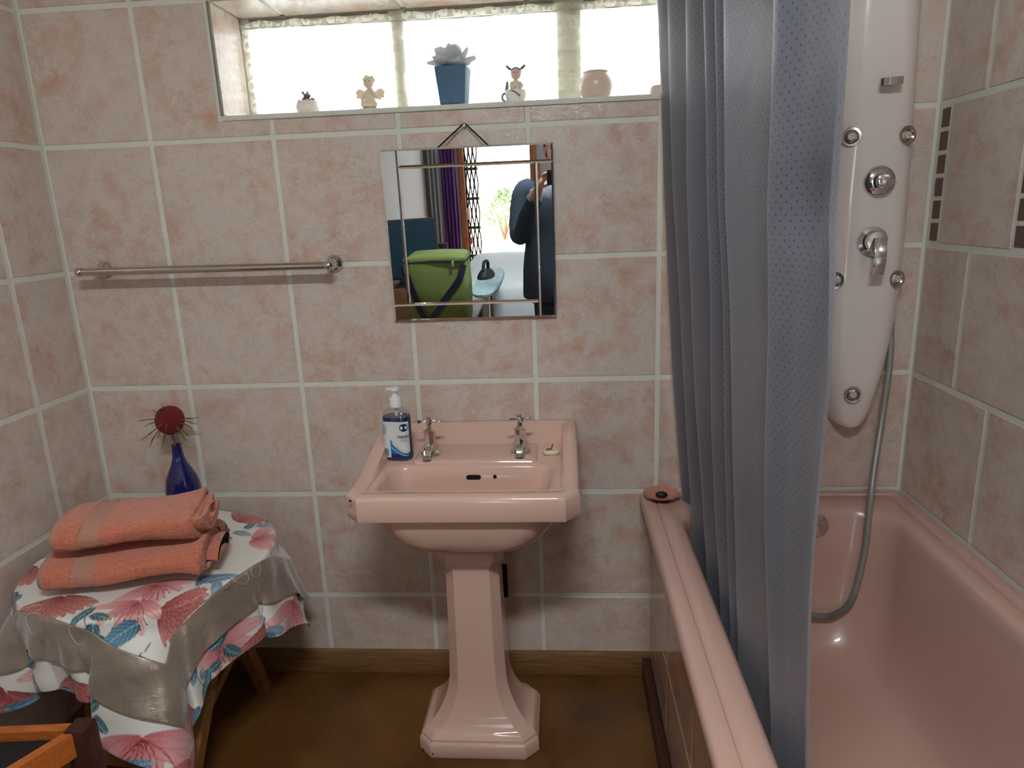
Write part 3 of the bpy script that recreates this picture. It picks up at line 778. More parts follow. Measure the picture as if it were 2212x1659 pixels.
# ------------------------------------------------------------------ shower curtain
sc = thing('shower_curtain', 'blue-grey dotted shower curtain hanging into the bath', 'shower curtain', (0, 0, 0))
XZ, XV = [.25, .45, .60, .98, 1.44, 1.85, 2.06], [1.728, 1.716, 1.706, 1.672, 1.640, 1.622, 1.612]
# crests of the folds: (share of the cloth, y, offset in x, edge sharpness)
EDG = [-.062, -.225, -.41, -.585, -.685, -.745, -.975]
KN2 = [(-.052, .012), (-.062, .0)]
for i in range(1, len(EDG)):
    g = EDG[i - 1] - EDG[i]; dp = min(.016 + g * .22, .050) if i < 6 else .030
    KN2 += [(EDG[i - 1] - g * .45, dp * .62), (EDG[i] + min(.03, g * .22), dp), (EDG[i], .0)]
KN2 += [(-1.03, .020), (-1.09, .030), (-1.125, .024), (-1.140, .012)]
_d = [0]
for (y0, x0), (y1, x1) in zip(KN2[:-1], KN2[1:]): _d.append(_d[-1] + math.hypot(y1 - y0, x1 - x0))
KN = [(d / _d[-1], y, x) for d, (y, x) in zip(_d, KN2)]
ks = [k[0] for k in KN]
def pchip(xs, ys, x):
    n = len(xs); i = max(0, min(n - 2, int(np.searchsorted(xs, x)) - 1)); 
    def slope(j):
        if j == 0 or j == n - 1: return 0
        d0 = (ys[j] - ys[j - 1]) / (xs[j] - xs[j - 1]); d1 = (ys[j + 1] - ys[j]) / (xs[j + 1] - xs[j])
        return 0 if d0 * d1 <= 0 else 2 * d0 * d1 / (d0 + d1)
    h = xs[i + 1] - xs[i]; t = (x - xs[i]) / h
    return (2 * t ** 3 - 3 * t * t + 1) * ys[i] + (t ** 3 - 2 * t * t + t) * h * slope(i) + (-2 * t ** 3 + 3 * t * t) * ys[i + 1] + (t ** 3 - t * t) * h * slope(i + 1)
NS, NZ = 300, 90
zs = np.linspace(.30, 2.055, NZ); verts = []; uvs = []
for iz, z in enumerate(zs):
    h = (z - .3) / 1.755
    for i in range(NS + 1):
        s_ = i / NS
        y_ = pchip(ks, [k[1] for k in KN], s_); xo = pchip(ks, [k[2] for k in KN], s_)
        yend = interp(z, [.3, .63, .91, 1.14, 1.23, 1.34, 1.372, 1.41, 1.46, 1.57, 2.06], [-1.03, -1.038, -1.068, -1.105, -1.121, -1.122, -1.118, -1.124, -1.132, -1.140, -1.142])
        y_ = -.052 + (y_ + .052) * (yend + .052) / (-1.140 + .052)
        amp = lerp(.8, 1.05, h) * (1 + .12 * math.sin(9 * s_ + 3 * z))
        x_ = interp(z, XZ, XV) + max(0, xo) * amp + .004 * math.sin(5.1 * z + 14 * s_) * (.5 if z > .7 else .2) + .003
        y_ += .006 * math.sin(3.7 * z + 11 * s_) * min(1, s_ * 5)
        # a dent near the free edge
        x_ += .014 * math.exp(-((z - 1.39) / .05) ** 2) * max(0, 1 - abs(s_ - .93) / .05)
        verts.append((x_, y_, z)); uvs.append((s_ * _d[-1] * 1.15, z))
m = MB(); m.v = verts; n1 = NS + 1
m.f = [(r * n1 + c, r * n1 + c + 1, (r + 1) * n1 + c + 1, (r + 1) * n1 + c) for r in range(NZ - 1) for c in range(NS)]
co = m.build('curtain_cloth', M['scurtain'], sc, 60)
ul = co.data.uv_layers.new(name='UVMap')
li = np.zeros(len(co.data.loops), dtype=np.int32); co.data.loops.foreach_get('vertex_index', li)
ul.data.foreach_set('uv', np.array(uvs, dtype=np.float32)[li].ravel())
co.modifiers.new('thickness', 'SOLIDIFY').thickness = .0012
for k in range(10):
    yk = -.10 - k * .12
    MB().torus(.021, .0022, M=Matrix.Translation((1.612, yk, 2.068)) @ Matrix.Rotation(PI / 2, 4, 'X')).build('ring', M['chrome'], sc)
rl = thing('curtain_rail', 'chrome rail carrying the shower curtain rings', 'curtain rail', (0, 0, 0))
MB().tube([(1.612, -.002, 2.075), (1.612, -1.90, 2.075)], .0125, 14).build('rail', M['chrome'], rl)
MB().tube([(1.612, -1.85, 2.075), (1.612, -1.85, ZC - .001)], .008, 10).build('hanger', M['chrome'], rl)
MB().lathe([(.03, 0), (.03, .006), (.016, .012)], 20, M=Matrix.Translation((1.612, 0, 2.075)) @ Matrix.Rotation(PI / 2, 4, 'X')).build('flange', M['chrome'], rl)

# scalloped dish on the bath corner
dh = thing('soap_dish', 'pink scalloped glass dish holding a black stone on the bath corner', 'dish', (1.652, -.060, .6048)); dh.scale = (.94, .94, 1)
def scal(r, z, a): return [(r * (1 + a * math.cos(12 * t)) * math.cos(t), r * (1 + a * math.cos(12 * t)) * math.sin(t), z + a * .02 * math.cos(12 * t)) for t in np.linspace(0, 2 * PI, 72, endpoint=False)]
recalc(MB().loft([scal(.024, 0, 0), scal(.028, .003, .0), scal(.040, .010, .02), scal(.054, .018, .05), scal(.053, .0195, .05), scal(.038, .0125, .02), scal(.024, .006, 0), scal(.004, .0055, 0)], True, True).build('dish', M['dish'], dh))
st = MB().ball((0, -.002, .013), .017, .011, .0095, 12, 8)
tag(st.build('black_stone', M['black'], None, 60, (1.652, -.060, .6046)), 'small black oval soap stone lying in the scalloped dish', 'soap stone')

# ------------------------------------------------------------------ stool under two cloths
TCX, TCY, TZ, TR_ = .325, -.318, .566, .285
stool = thing('round_stool', 'round wooden stool with splayed legs under floral cloths', 'stool', (0, 0, 0))
MB().lathe([(.02, .536), (TR_ - .012, .536), (TR_ - .003, .540), (TR_ - .001, .553), (TR_ - .006, .562), (TR_ - .014, .5645), (.02, .5645)], 56, (TCX, TCY, 0)).build('seat', M['stoolwood'], stool)
LEG = [((.535, -.36, .536), (.466, -.600, .0)), ((.200, -.36, .536), (.212, -.560, .0)), ((.43, -.27, .536), (.452, -.098, .0)), ((.19, -.27, .536), (.150, -.098, .0))]
for a, b in LEG: MB().bar(a, b, .034, .030, (1, 0, 0)).build('leg', M['stoolwood'], stool, 0)
def on_leg(i, z):
    a, b = Vector(LEG[i][0]), Vector(LEG[i][1]); t = (a.z - z) / a.z * 1.0
    return a.lerp(b, t)
for i, j, z in ((0, 1, .13), (2, 3, .16), (0, 2, .24), (1, 3, .24)):
    MB().bar(on_leg(i, z), on_leg(j, z), .022, .026).build('stretcher', M['stoolwood'], stool, 0)

# ---- floral print, painted per vertex in cloth coordinates (metres)
def sm(a, b, x): t = np.clip((x - a) / (b - a), 0, 1); return t * t * (3 - 2 * t)
def col(r, g, b): return np.array(rgb(r, g, b)[:3])
class Print:
    def __init__(s, u, v, base):
        s.u, s.v = u, v; s.c = np.tile(base, (len(u), 1)).astype(float)
    def over(s, mask, c):
        mask = mask[:, None]; s.c = s.c * (1 - mask) + c * mask
    def local(s, x, y, a):
        du, dv = s.u - x, s.v - y; ca, sa = math.cos(a), math.sin(a)
        return du * ca + dv * sa, -du * sa + dv * ca
    def blade(s, x, y, a, L, w, c0, c1, vein=None, edge=.0012, curve=0.0, al=1.0):
        k = np.nonzero((np.abs(s.u - x) < L * 1.15) & (np.abs(s.v - y) < L * 1.15))[0]
        if not len(k): return
        du, dv = s.u[k] - x, s.v[k] - y; ca, sa = math.cos(a), math.sin(a)
        p, q = du * ca + dv * sa, -du * sa + dv * ca; t = p / L; q = q - curve * t * t * L
        half = w * np.sqrt(np.clip(np.sin(PI * np.clip(t, 0, 1) ** .8), 0, 1))
        m = sm(edge, -edge, np.abs(q) - half) * (t > 0) * (t < 1) * al
        cc = c0[None] * (1 - t.clip(0, 1))[:, None] + c1[None] * t.clip(0, 1)[:, None]
        if vein is not None:
            vv = np.maximum(sm(.0016, .0006, np.abs(q)), sm(.25, .9, np.cos((np.abs(q) * 1.3 - p) * 2 * PI / .012)) * .45)
            cc = cc * (1 - vv[:, None]) + vein[None] * vv[:, None]
        s.c[k] = s.c[k] * (1 - m[:, None]) + cc * m[:, None]
    def line(s, P, w, c):
        P = smooth_path([(a, b, 0) for a, b in P], 6)
        for a, b in zip(P[:-1], P[1:]):
            d = np.array((b.x - a.x, b.y - a.y)); L2 = (d ** 2).sum() + 1e-12
            k = np.nonzero((np.abs(s.u - a.x) < .03) & (np.abs(s.v - a.y) < .03))[0]
            if not len(k): continue
            t = np.clip(((s.u[k] - a.x) * d[0] + (s.v[k] - a.y) * d[1]) / L2, 0, 1)
            m = sm(w, w * .4, np.hypot(s.u[k] - a.x - t * d[0], s.v[k] - a.y - t * d[1]))[:, None]
            s.c[k] = s.c[k] * (1 - m) + c * m
    def leafy(s, x, y, a, n, rnd, L=.058):
        dx, dy = math.cos(a), math.sin(a); ln = .03 * n
        s.line([(x, y), (x + dx * ln * .5 + dy * .012, y + dy * ln * .5 - dx * .012), (x + dx * ln, y + dy * ln)], .0016, col(96, 92, 120))
        for k in range(n):
            t = (k + 1) / n; px, py = x + dx * ln * t, y + dy * ln * t; sd = 1 if k % 2 else -1
            tone = rnd.choice([(col(34, 72, 80), col(70, 118, 130)), (col(48, 88, 120), col(110, 146, 168)), (col(30, 66, 74), col(64, 108, 102)), (col(104, 122, 142), col(158, 172, 184))])
            s.blade(px, py, a + sd * rnd.uniform(.5, .9), L * rnd.uniform(.75, 1.1), L * .22, tone[0], tone[1], col(150, 190, 206), curve=sd * .15)
    def lily(s, x, y, a, rnd, R=.075):
        for k in range(6):
            an = a + (k - 2.5) * .52 + rnd.uniform(-.1, .1); L = R * rnd.uniform(.85, 1.15); cv = rnd.uniform(-.25, .25)
            s.blade(x, y, an, L * 1.03, R * .175, col(170, 84, 90), col(222, 150, 150), curve=cv)
            s.blade(x, y, an, L, R * .155, col(190, 78, 88), col(236, 198, 194), col(216, 140, 142), curve=cv)
        for k in range(7):
            an = a + (k - 3) * .2; L = R * rnd.uniform(.7, 1.1)
            e = (x + L * math.cos(an), y + L * math.sin(an))
            s.line([(x, y), (x + .5 * L * math.cos(an + .12), y + .5 * L * math.sin(an + .12)), e], .0011, col(150, 52, 50))
            s.over(sm(.0030, .0016, np.hypot(s.u - e[0], s.v - e[1])), col(126, 40, 40))
    def protea(s, x, y, a, rnd, R=.085):
        for row in range(8, -1, -1):
            rr = R * (.26 + .74 * row / 8); n = 6 + row
            for k in range(n):
                an = a + (k - (n - 1) / 2) * (2.5 / n) + (row % 2) * .08 + rnd.uniform(-.03, .03)
                t = row / 8; L = rr * rnd.uniform(.94, 1.05)
                s.blade(x, y, an, L * 1.02, R * .115, col(110, 40, 46), col(140, 62, 62), edge=.0008)
                s.blade(x, y, an, L, R * .098, col(140, 48, 54), col(lerp(176, 226, t), lerp(88, 160, t), lerp(84, 148, t)), col(196, 120, 112), edge=.0008)

def paint(u, v, items, seed):
    rnd = random.Random(seed); P = Print(u, v, col(226, 224, 216))
    for kind, x, y, a, z in items:
        if kind != 'l': z *= .86
        if kind == 'l': P.leafy(x, y, a, int(z), rnd)
        elif kind == 'f': P.lily(x, y, a, rnd, z)
        elif kind == 'p': P.protea(x, y, a, rnd, z)
        elif kind == 'b': P.blade(x, y, a, z, z * .26, col(40, 86, 110), col(104, 156, 186), col(160, 196, 210), curve=.2)
    return P.c

CORN = -1.10        # azimuth of the corner that faces the camera
def drape(u, v, cu, cv, z0, lift, fl):
    """square cloth over the round seat: u, v in cloth space with axes along the diagonals' 45 degrees"""
    a = CORN - PI / 4
    x = (u + cu) * math.cos(a) - (v + cv) * math.sin(a); y = (u + cu) * math.sin(a) + (v + cv) * math.cos(a)
    r = math.hypot(x, y); ph = math.atan2(y, x); R = TR_ + lift
    rho = .010
    if r <= R - rho:
        px, py, pz = x, y, z0
    else:
        s_ = r - (R - rho); arc = rho * PI / 2
        if s_ < arc:
            rr = R - rho + rho * math.sin(s_ / rho); pz = z0 - rho * (1 - math.cos(s_ / rho)); tw = 0
        else:
            h = s_ - arc
            d = ph - CORN
            fold = .50 * math.cos(4 * d) + .36 * math.cos(9 * d + .9) + .30 * math.cos(15 * d + 2.1) + .24 * math.cos(23 * d + 1.0)
            sl = max(.02, .12 + .28 * fold * min(1, h / .06))
            dr = h * sl / math.sqrt(1 + sl * sl); rr = R + dr; pz = z0 - rho - h / math.sqrt(1 + sl * sl)
            rr += mnoise.noise(Vector((math.cos(ph) * 4.5, math.sin(ph) * 4.5, pz * 16))) * .010 * min(1, h / .05)
            tw = .10 * math.sin(9 * d + .9) * min(1, h / .15) + .05 * math.sin(15 * d + 2.1) * min(1, h / .15)
        px, py = rr * math.cos(ph + tw), rr * math.sin(ph + tw)
    X, Y = TCX + px, TCY + py
    if X < .020: X = .020 + .12 * (1 - math.exp((X - .020) / .12 * .0)) + lift * .6 - .0
    Y = min(Y, -.018 - .0 - (.006 - lift) * 1.0)
    pz += .0015 * math.sin(31 * u + 9 * v) * math.sin(23 * v) * (1 if r > .1 else .3)
    return (X, Y, max(pz, .02))

def cloth_grid(half, n, cu, cv, z0, lift, fl, keep, items, seed, name, mat, parent, painted=True):
    g = np.linspace(-half, half, n + 1); idx = {}; V = []; UVs = []; F = []
    def vid(i, j):
        if (i, j) not in idx:
            idx[(i, j)] = len(V); V.append(drape(g[i], g[j], cu, cv, z0, lift, fl)); UVs.append((g[i], g[j]))
        return idx[(i, j)]
    for i in range(n):
        for j in range(n):
            if keep((g[i] + g[i + 1]) / 2, (g[j] + g[j + 1]) / 2):
                F.append((vid(i, j), vid(i + 1, j), vid(i + 1, j + 1), vid(i, j + 1)))
    m = MB(); m.v = V; m.f = F
    o = m.build(name, mat, parent, 80)
    if painted:
        uvn = np.array(UVs); c = paint(uvn[:, 0], uvn[:, 1], items, seed)
        at = o.data.color_attributes.new('print', 'FLOAT_COLOR', 'POINT')
        at.data.foreach_set('color', np.concatenate([c, np.ones((len(c), 1))], 1).astype(np.float32).ravel())
    md = o.modifiers.new('thickness', 'SOLIDIFY'); md.thickness = .0012; md.offset = 1
    return o
lowc = thing('floral_tablecloth', 'white floral tablecloth hanging low beneath the satin-bordered cloth', 'tablecloth', (0, 0, 0))
L_ITEMS = [('p', .25, .36, .9, .11), ('f', .36, .28, .5, .12), ('f', .38, .38, .75, .13), ('l', .15, .29, 1.6, 5), ('l', .30, .18, .2, 5), ('f', .05, .33, 1.6, .12), ('p', -.06, .38, 1.4, .10), ('l', -.16, .32, 1.9, 5), ('b', .20, .40, .2, .10), ('f', -.28, .34, 1.8, .11), ('l', -.36, .26, 2.2, 5), ('b', .10, .38, .5, .10), ('b', -.2, .40, .4, .10), ('l', .0, .30, 1.0, 4),
           ('p', .36, .00, .2, .11), ('l', .31, -.10, -.4, 5), ('f', .35, -.2, -.3, .11), ('p', .36, -.33, -.7, .12), ('l', .26, -.36, -1.2, 5), ('b', .38, .10, .5, .12), ('b', .32, -.28, 1.9, .12), ('l', .40, .22, 1.2, 4), ('b', .40, -.06, .9, .1), ('l', .36, -.40, .9, 4), ('b', .28, -.2, -.6, .1)]
cloth_grid(.405, 320, .062, .062, TZ + .001, .004, 0.0, lambda a, b: True, L_ITEMS, 3, 'printed_cloth', M['floral'], lowc)
upc = thing('bordered_tablecloth', 'floral cloth with a wide taupe satin border on the stool', 'tablecloth', (0, 0, 0))
HU, BW = .385, .105
U_ITEMS = [('p', -.02, -.10, 2.2, .12), ('p', .16, .22, 1.7, .11), ('p', .21, -.04, .5, .115), ('f', .10, .12, .9, .11), ('f', .17, .15, .35, .10), ('l', .20, .05, .8, 5), ('l', .02, .17, 1.3, 6), ('b', .05, .2, 1.9, .10), ('p', .14, -.24, -.4, .10), ('l', .05, -.22, -1.3, 5), ('f', -.16, .18, 2.2, .10), ('l', -.1, .05, 2.6, 6), ('p', -.24, .05, 2.8, .10), ('f', .02, -.02, .2, .10), ('b', .24, -.14, -.7, .09), ('b', .23, -.17, -.2, .09), ('l', .25, .24, .2, 3), ('f', .26, -.22, -1.0, .09), ('b', .22, .2, -.5, .10), ('b', .26, .12, .3, .09), ('l', -.22, -.16, -2.5, 5), ('f', -.14, -.24, -2.0, .10)]
inner = lambda a, b: max(abs(a), abs(b)) < HU - BW
cloth_grid(HU, 300, 0.01, .01, TZ + .0055, .0135, .5, inner, U_ITEMS, 5, 'printed_panel', M['floral'], upc)
cloth_grid(HU, 300, 0.01, .01, TZ + .0055, .0135, .5, lambda a, b: not inner(a, b), [], 5, 'satin_border', M['satin'], upc, False)
SEAT = TZ + .0075
# loose threads on the hem between print and border
def dpt(u, v): return Vector(drape(u, v, .01, .01, TZ + .0055, .0135, .5))
rt = random.Random(4)
for k in range(9):
    u0, v0 = (HU - BW + rt.uniform(-.01, .01), rt.uniform(-.2, .25)) if k < 5 else (rt.uniform(-.05, .25), HU - BW + rt.uniform(-.01, .01))
    pts = []
    uu, vv = u0, v0; an = rt.uniform(0, 6.28)
    for j in range(7):
        p = dpt(uu, vv); n_ = Vector((p.x - TCX, p.y - TCY, .15)).normalized(); pts.append(p + n_ * .004)
        an += rt.uniform(.3, 1.1); uu += .016 * math.cos(an); vv += .016 * math.sin(an)
    MB().tube(smooth_path(pts, 4), .0005, 5).build('loose_thread', M['straw'] if k % 3 == 0 else M['label'], upc)

# ---- towels
def towel_roll(name, label, loc, rz, L, hw, hh, turns, seed):
    t = thing(name, label, 'towel', loc, rz, 'folded coral towels on the stool')
    rt = random.Random(seed); ph = [rt.uniform(0, 6) for _ in range(6)]
    def section(u, n=150):
        """flattened spiral, double walled; u 0..1 along the towel"""
        pts_o, pts_i = [], []
        th = .0165
        for k in range(n + 1):
            a = k / n * turns * 2 * PI
            q = 1 - (k / n) * .62
            w = hw * q; h = max(hh * (1 - (k / n) * .98), .003)
            e = lerp(.62, .95, k / n)
            ca, sa = math.cos(a - .75), math.sin(a - .75)
            x = w * math.copysign(abs(ca) ** e, ca); z = h * math.copysign(abs(sa) ** e, sa)
            wob = .006 * math.sin(3 * u + 2 * a + ph[0]) + .004 * math.sin(9 * u + ph[1] + a)
            end = max(0, (u - .72) / .28) ** 2
            x += wob * .6 + end * .020 * math.sin(a * 1.3 + ph[2]) * (k / n); z += wob * .5 + end * .012 * math.sin(2.1 * a + ph[3])
            nx, nz = ca, sa
            pts_o.append((x + nx * th * .5, z + nz * th * .5)); pts_i.append((x - nx * th * .5, z - nz * th * .5))
        return pts_o + pts_i[::-1]
    def mk(u0, u1, nm, mat, d=0.0, nseg=26):
        lp = []
        for i in range(nseg + 1):
            u = lerp(u0, u1, i / nseg); S_ = section(u)
            sag = -.004 * math.sin(PI * u)
            rise = .008 * u * u
            edge = 1.0 - .06 * max(0, (.03 - u) / .03) - .05 * max(0, (u - .98) / .02)
            n_ = len(S_)
            lp.append([((u - .5) * L + .018 * math.sin(j / n_ * 6.28 * turns * .5 + ph[4]) * max(0, (u - .85) / .15), s0 * edge * (1 + d), max(s1 * edge * (1 + d), -hh - .006) + hh + .0065 + sag * 0 + rise) for j, (s0, s1) in enumerate(S_)])
        o = recalc(MB().loft(lp, True, True).build(nm, mat, t, 70))
        tx = bpy.data.textures.new('fuzz', 'CLOUDS'); tx.noise_scale = .012
        md = o.modifiers.new('fuzz', 'DISPLACE'); md.texture = tx; md.strength = .0035; md.mid_level = .5; md.texture_coords = 'GLOBAL'
        return o
    mk(0, .045, 'hem', M['coralband'], .0, 6)
    mk(.045, .20, 'terry', M['coral'], .02, 16)
    mk(.20, .335, 'woven_band', M['coralband'], .0, 12)
    mk(.335, 1, 'terry', M['coral'], .02, 44)
    return t
towel_roll('coral_towel', 'lower of the two folded coral towels on the stool', (.352, -.416, SEAT + .001), .20, .368, .102, .037, 2.4, 11)
towel_roll('coral_towel', 'upper of the two folded coral towels on the stool', (.364, -.414, SEAT + .0920), .22, .318, .090, .034, 2.4, 5)

# ---- blue bottle with a dried flower head
vb = thing('bottle_vase', 'cobalt blue bottle used as a vase behind the towels', 'vase', (.296, -.095, SEAT))
MB().lathe([(.042, 0), (.047, .005), (.0480, .02), (.0480, .075), (.0465, .10), (.041, .124), (.031, .147), (.0215, .166), (.0160, .184), (.0140, .202), (.0132, .222)], 32, cap1=False).build('blue_body', M['blueglass'], vb)
MB().lathe([(.0132, .222), (.0130, .240), (.0150, .242), (.0155, .250), (.0150, .257), (.0115, .257), (.0110, .245), (.0110, .222)], 24, cap0=False, cap1=False).build('clear_neck', M['clear'], vb)
fl = thing('dried_flower', 'dried round crimson flower head with spiky bracts in the blue bottle', 'flower', (.290, -.097, SEAT + .20))
MB().tube(smooth_path([(.006, .002, -.08), (.004, 0, 0), (0, 0, .06)], 5), .0035, 8).build('stem', M['straw'], fl)
hd = MB(); rt = random.Random(2)
hd.ball((0, 0, .094), .0385, .0385, .0405, 40, 28)
hd.v = [(x * (1 + .025 * math.sin(70 * x + 40 * z) * math.sin(63 * y)), y * (1 + .025 * math.sin(66 * y + 51 * z)), z + .0012 * math.sin(90 * x) * math.sin(83 * y)) for x, y, z in hd.v]
hd.build('flower_head', M['red'], fl)
for k in range(9): 
    a = rt.uniform(0, 6.28); r = rt.uniform(0, .010)
    MB().ball((r * math.cos(a) - .004, r * math.sin(a) - .012, .130 - r * .2), .0022, n=8, m=6).build('seed_pit', M['hole'], fl)
for k in range(34):
    a = rt.uniform(0, 6.28); el = rt.choice([-.9, -.7, -.5, -.3, -.15, .05, .2]) + rt.uniform(-.1, .1)
    if k < 4: el = rt.uniform(.5, 1.2)
    L = rt.uniform(.025, .055) * (.35 if el > .4 else 1)
    d = Vector((math.cos(a) * math.cos(el), math.sin(a) * math.cos(el) * .8, math.sin(el)))
    p0 = Vector((0, 0, .092)) + Vector((d.x * .036, d.y * .036, d.z * .037)); dr = -rt.uniform(.1, .55) * L if el < .3 else 0
    pts = [p0, p0 + d * L * .5 + Vector((0, 0, dr * .3)), p0 + d * L + Vector((0, 0, dr))]
    MB().tube(smooth_path(pts, 3), [.0012, .0013, .0013, .0012, .0011, .0011, .0008], 5).build('bract', M['straw'], fl)

# ------------------------------------------------------------------ chair at the lower left
ch = thing('wooden_chair', 'wooden chair with black seat pad at the lower left edge', 'chair', (0, 0, 0))
A_, B_, C_, D_ = Vector((.418, -.768, 0)), Vector((.055, -.800, 0)), Vector((.030, -1.16, 0)), Vector((.230, -1.125, 0))
for p, h in ((A_, .442), (B_, .442), (C_, .86), (D_, .86)):
    MB().box(p.x - .021, p.x + .021, p.y - .021, p.y + .021, 0, h, .003).build('leg', M['darkwood'], ch)
for p, q in ((A_, B_), (A_, D_), (B_, C_), (C_, D_)):
    d = (q - p).normalized()
    MB().bar(p + d * .02 + Vector((0, 0, .412)), q - d * .02 + Vector((0, 0, .412)), .020, .052).build('seat_rail', M['orangewood'], ch, 0)
sd = MB(); ctr = (A_ + B_ + C_ + D_) / 4
lp = []
for k, z in ((.84, .405), (.90, .412), (.90, .424), (.86, .430), (.6, .434)):
    lp.append([tuple(ctr + (p - ctr) * k + Vector((0, 0, z))) for p in (A_, B_, C_, D_)])
recalc(sd.loft(lp, True, True).build('seat_pad', M['black'], ch, 60))
for z in (.60, .72, .83):
    MB().bar(C_ + Vector((.02, 0, z)), D_ + Vector((-.02, 0, z)), .016, .045).build('back_slat', M['orangewood'], ch, 0)

# ------------------------------------------------------------------ things on the window ledge
ZL = WZ0 + .0012
# lace curtain on a wire
lc = thing('lace_curtain', 'cream lace net curtain on a wire across the window', 'curtain', (0, 0, 0))
MB().tube([(WX0 + .004, WD - .014, 1.9105), (1.1, WD - .014, 1.906), (WX1 - .004, WD - .014, 1.9105)], .0016, 6).build('wire', M['steel'], lc)
n_, k_ = 420, 26; V = []; UV = []
for j in range(k_ + 1):
    for i in range(n_ + 1):
        x = lerp(WX0 + .012, WX1 - .012, i / n_); s_ = i / n_ * 1.9
        gather = .0045 * math.sin(s_ * 58) + .003 * math.sin(s_ * 23 + 1)
        bottom = 1.682 + .010 * abs(math.sin(x * 26)) + .020 * max(0, math.sin(x * 9 + 1.0))
        top = 1.918 + .011 * abs(math.sin(x * 30))
        V.append((x, WD - .014 + gather * (.4 + .6 * j / k_) - .003, lerp(top, bottom, j / k_))); UV.append((s_, lerp(.25, 0, j / k_)))
m = MB(); m.v = V; m.f = [(r * (n_ + 1) + c, r * (n_ + 1) + c + 1, (r + 1) * (n_ + 1) + c + 1, (r + 1) * (n_ + 1) + c) for r in range(k_) for c in range(n_)]
lo_ = m.build('net', M['lace'], lc, 80)
ul = lo_.data.uv_layers.new(name='UVMap'); li = np.zeros(len(lo_.data.loops), dtype=np.int32); lo_.data.loops.foreach_get('vertex_index', li)
ul.data.foreach_set('uv', np.array(UV, dtype=np.float32)[li].ravel())

def curl_petal(L, w, cup, roll, n=7, k=5):
    m = MB(); lp = []
    for i in range(n + 1):
        t = i / n; ww = w * math.sin(PI * min(.96, .12 + .80 * t)) ** .7
        row = []
        for j in range(k + 1):
            q = -1 + 2 * j / k
            an = cup + roll * t
            row.append((ww * q, L * t * math.cos(an) - .2 * ww * q * q, L * t * math.sin(an) + .35 * ww * q * q + .0015 * math.sin(9 * t + 5 * q)))
        lp.append(row)
    m.loft(lp, closed=False); return m

# blue pot with a fabric flower
pot = thing('flower_pot', 'square slate-blue pot on the window ledge holding a white flower', 'pot', (1.113, .080, ZL), rz=-.06)
recalc(MB().loft([rrect(0, 0, w, w * .95, .004, 3, 1, z) for w, z in ((.030, 0), (.0320, .002), (.041, .096), (.0415, .100), (.0400, .1005), (.0385, .099), (.037, .080))], True, True).build('pot_body', M['bluepot'], pot))
rt = random.Random(9)
for r in range(4):
    for c in range(2):
        w = .0325 + .0088 * (r + .5) / 4; sx = (-.46 + c * .92 + (.12 if r % 2 else -.12)) * w * .9
        MB().box(sx - w * .40, sx + w * .40, -w * .95 - .0022, -w * .95 + .002, .006 + r * .0235, .026 + r * .0235, .0012, Matrix.Rotation(-.09, 4, 'X')).build('relief_brick', M['bluepot'], pot)
fw = thing('fabric_flower', 'large white fabric peony standing in the slate-blue pot', 'flower', (1.113, .080, ZL + .094)); fw.scale = (1.12, 1.12, 1.0)
MB().tube([(0, 0, -.05), (0, 0, .012)], .003, 8).build('stem', M['straw'], fw)
for ring, (nn, L, w, cup, roll) in enumerate(((7, .060, .024, .05, .25), (6, .056, .024, .45, .45), (5, .052, .022, .85, .5), (4, .044, .018, 1.15, .3), (3, .036, .014, 1.35, .2))):
    for k in range(nn):
        mm = curl_petal(L * rt.uniform(.85, 1.15), w, cup + rt.uniform(-.12, .12), roll * rt.uniform(.5, 1.4))
        o = mm.build('petal', M['petal'], fw, 70, (0, 0, .006 + ring * .0015), (0, 0, 2 * PI * k / nn + ring * .4 + rt.uniform(-.2, .2)))
        o.modifiers.new('thickness', 'SOLIDIFY').thickness = .0007

# angel figurine
an = thing('angel_figurine', 'seated cream angel figurine with wings on the window ledge', 'figurine', (.884, .085, ZL), rz=.05); an.scale = (1.16,) * 3
MB().lathe([(.028, 0), (.030, .003), (.030, .006), (.026, .009), (.012, .0115), (.001, .012)], 28).build('base', M['bisque'], an)
bd = MB()
bd.lathe([(.010, .010), (.0145, .016), (.0135, .024), (.0120, .034), (.0125, .042), (.0110, .048), (.0055, .0515), (.0048, .0545), (.004, .056)], 18)
bd.tube([(-.008, -.004, .015), (-.012, -.018, .017), (.002, -.020, .016), (.008, -.016, .014)], [.0075, .0065, .005, .004], 10)
bd.tube([(.008, -.004, .015), (.014, -.014, .017), (.004, -.018, .018), (-.006, -.018, .016)], [.0075, .006, .005, .0035], 10)
bd.tube(smooth_path([(-.0115, 0, .045), (-.0165, -.002, .034), (-.0155, -.006, .022), (-.011, -.012, .018)], 3), .0036, 8)
bd.tube(smooth_path([(.0115, 0, .045), (.0165, -.004, .036), (.012, -.012, .040), (.006, -.015, .052)], 3), .0036, 8)
bd.build('body', M['bisque'], an, 60)
he = MB(); he.ball((0, -.002, .0665), .0122, .0118, .0130, 18, 12); he.ball((0, -.0140, .0650), .0018, .002, .0018, 8, 6); he.build('head', M['bisque'], an)
hr = MB()
for k in range(16):
    a = k * .7; e = .25 + .07 * k; hr.ball((.0118 * math.cos(a) * math.cos(e * .9), .001 + .0112 * abs(math.sin(a)) * math.cos(e * .9) - .002, .0685 + .0105 * math.sin(e)), .0042, n=8, m=6)
hr.build('curls', M['bisque'], an)
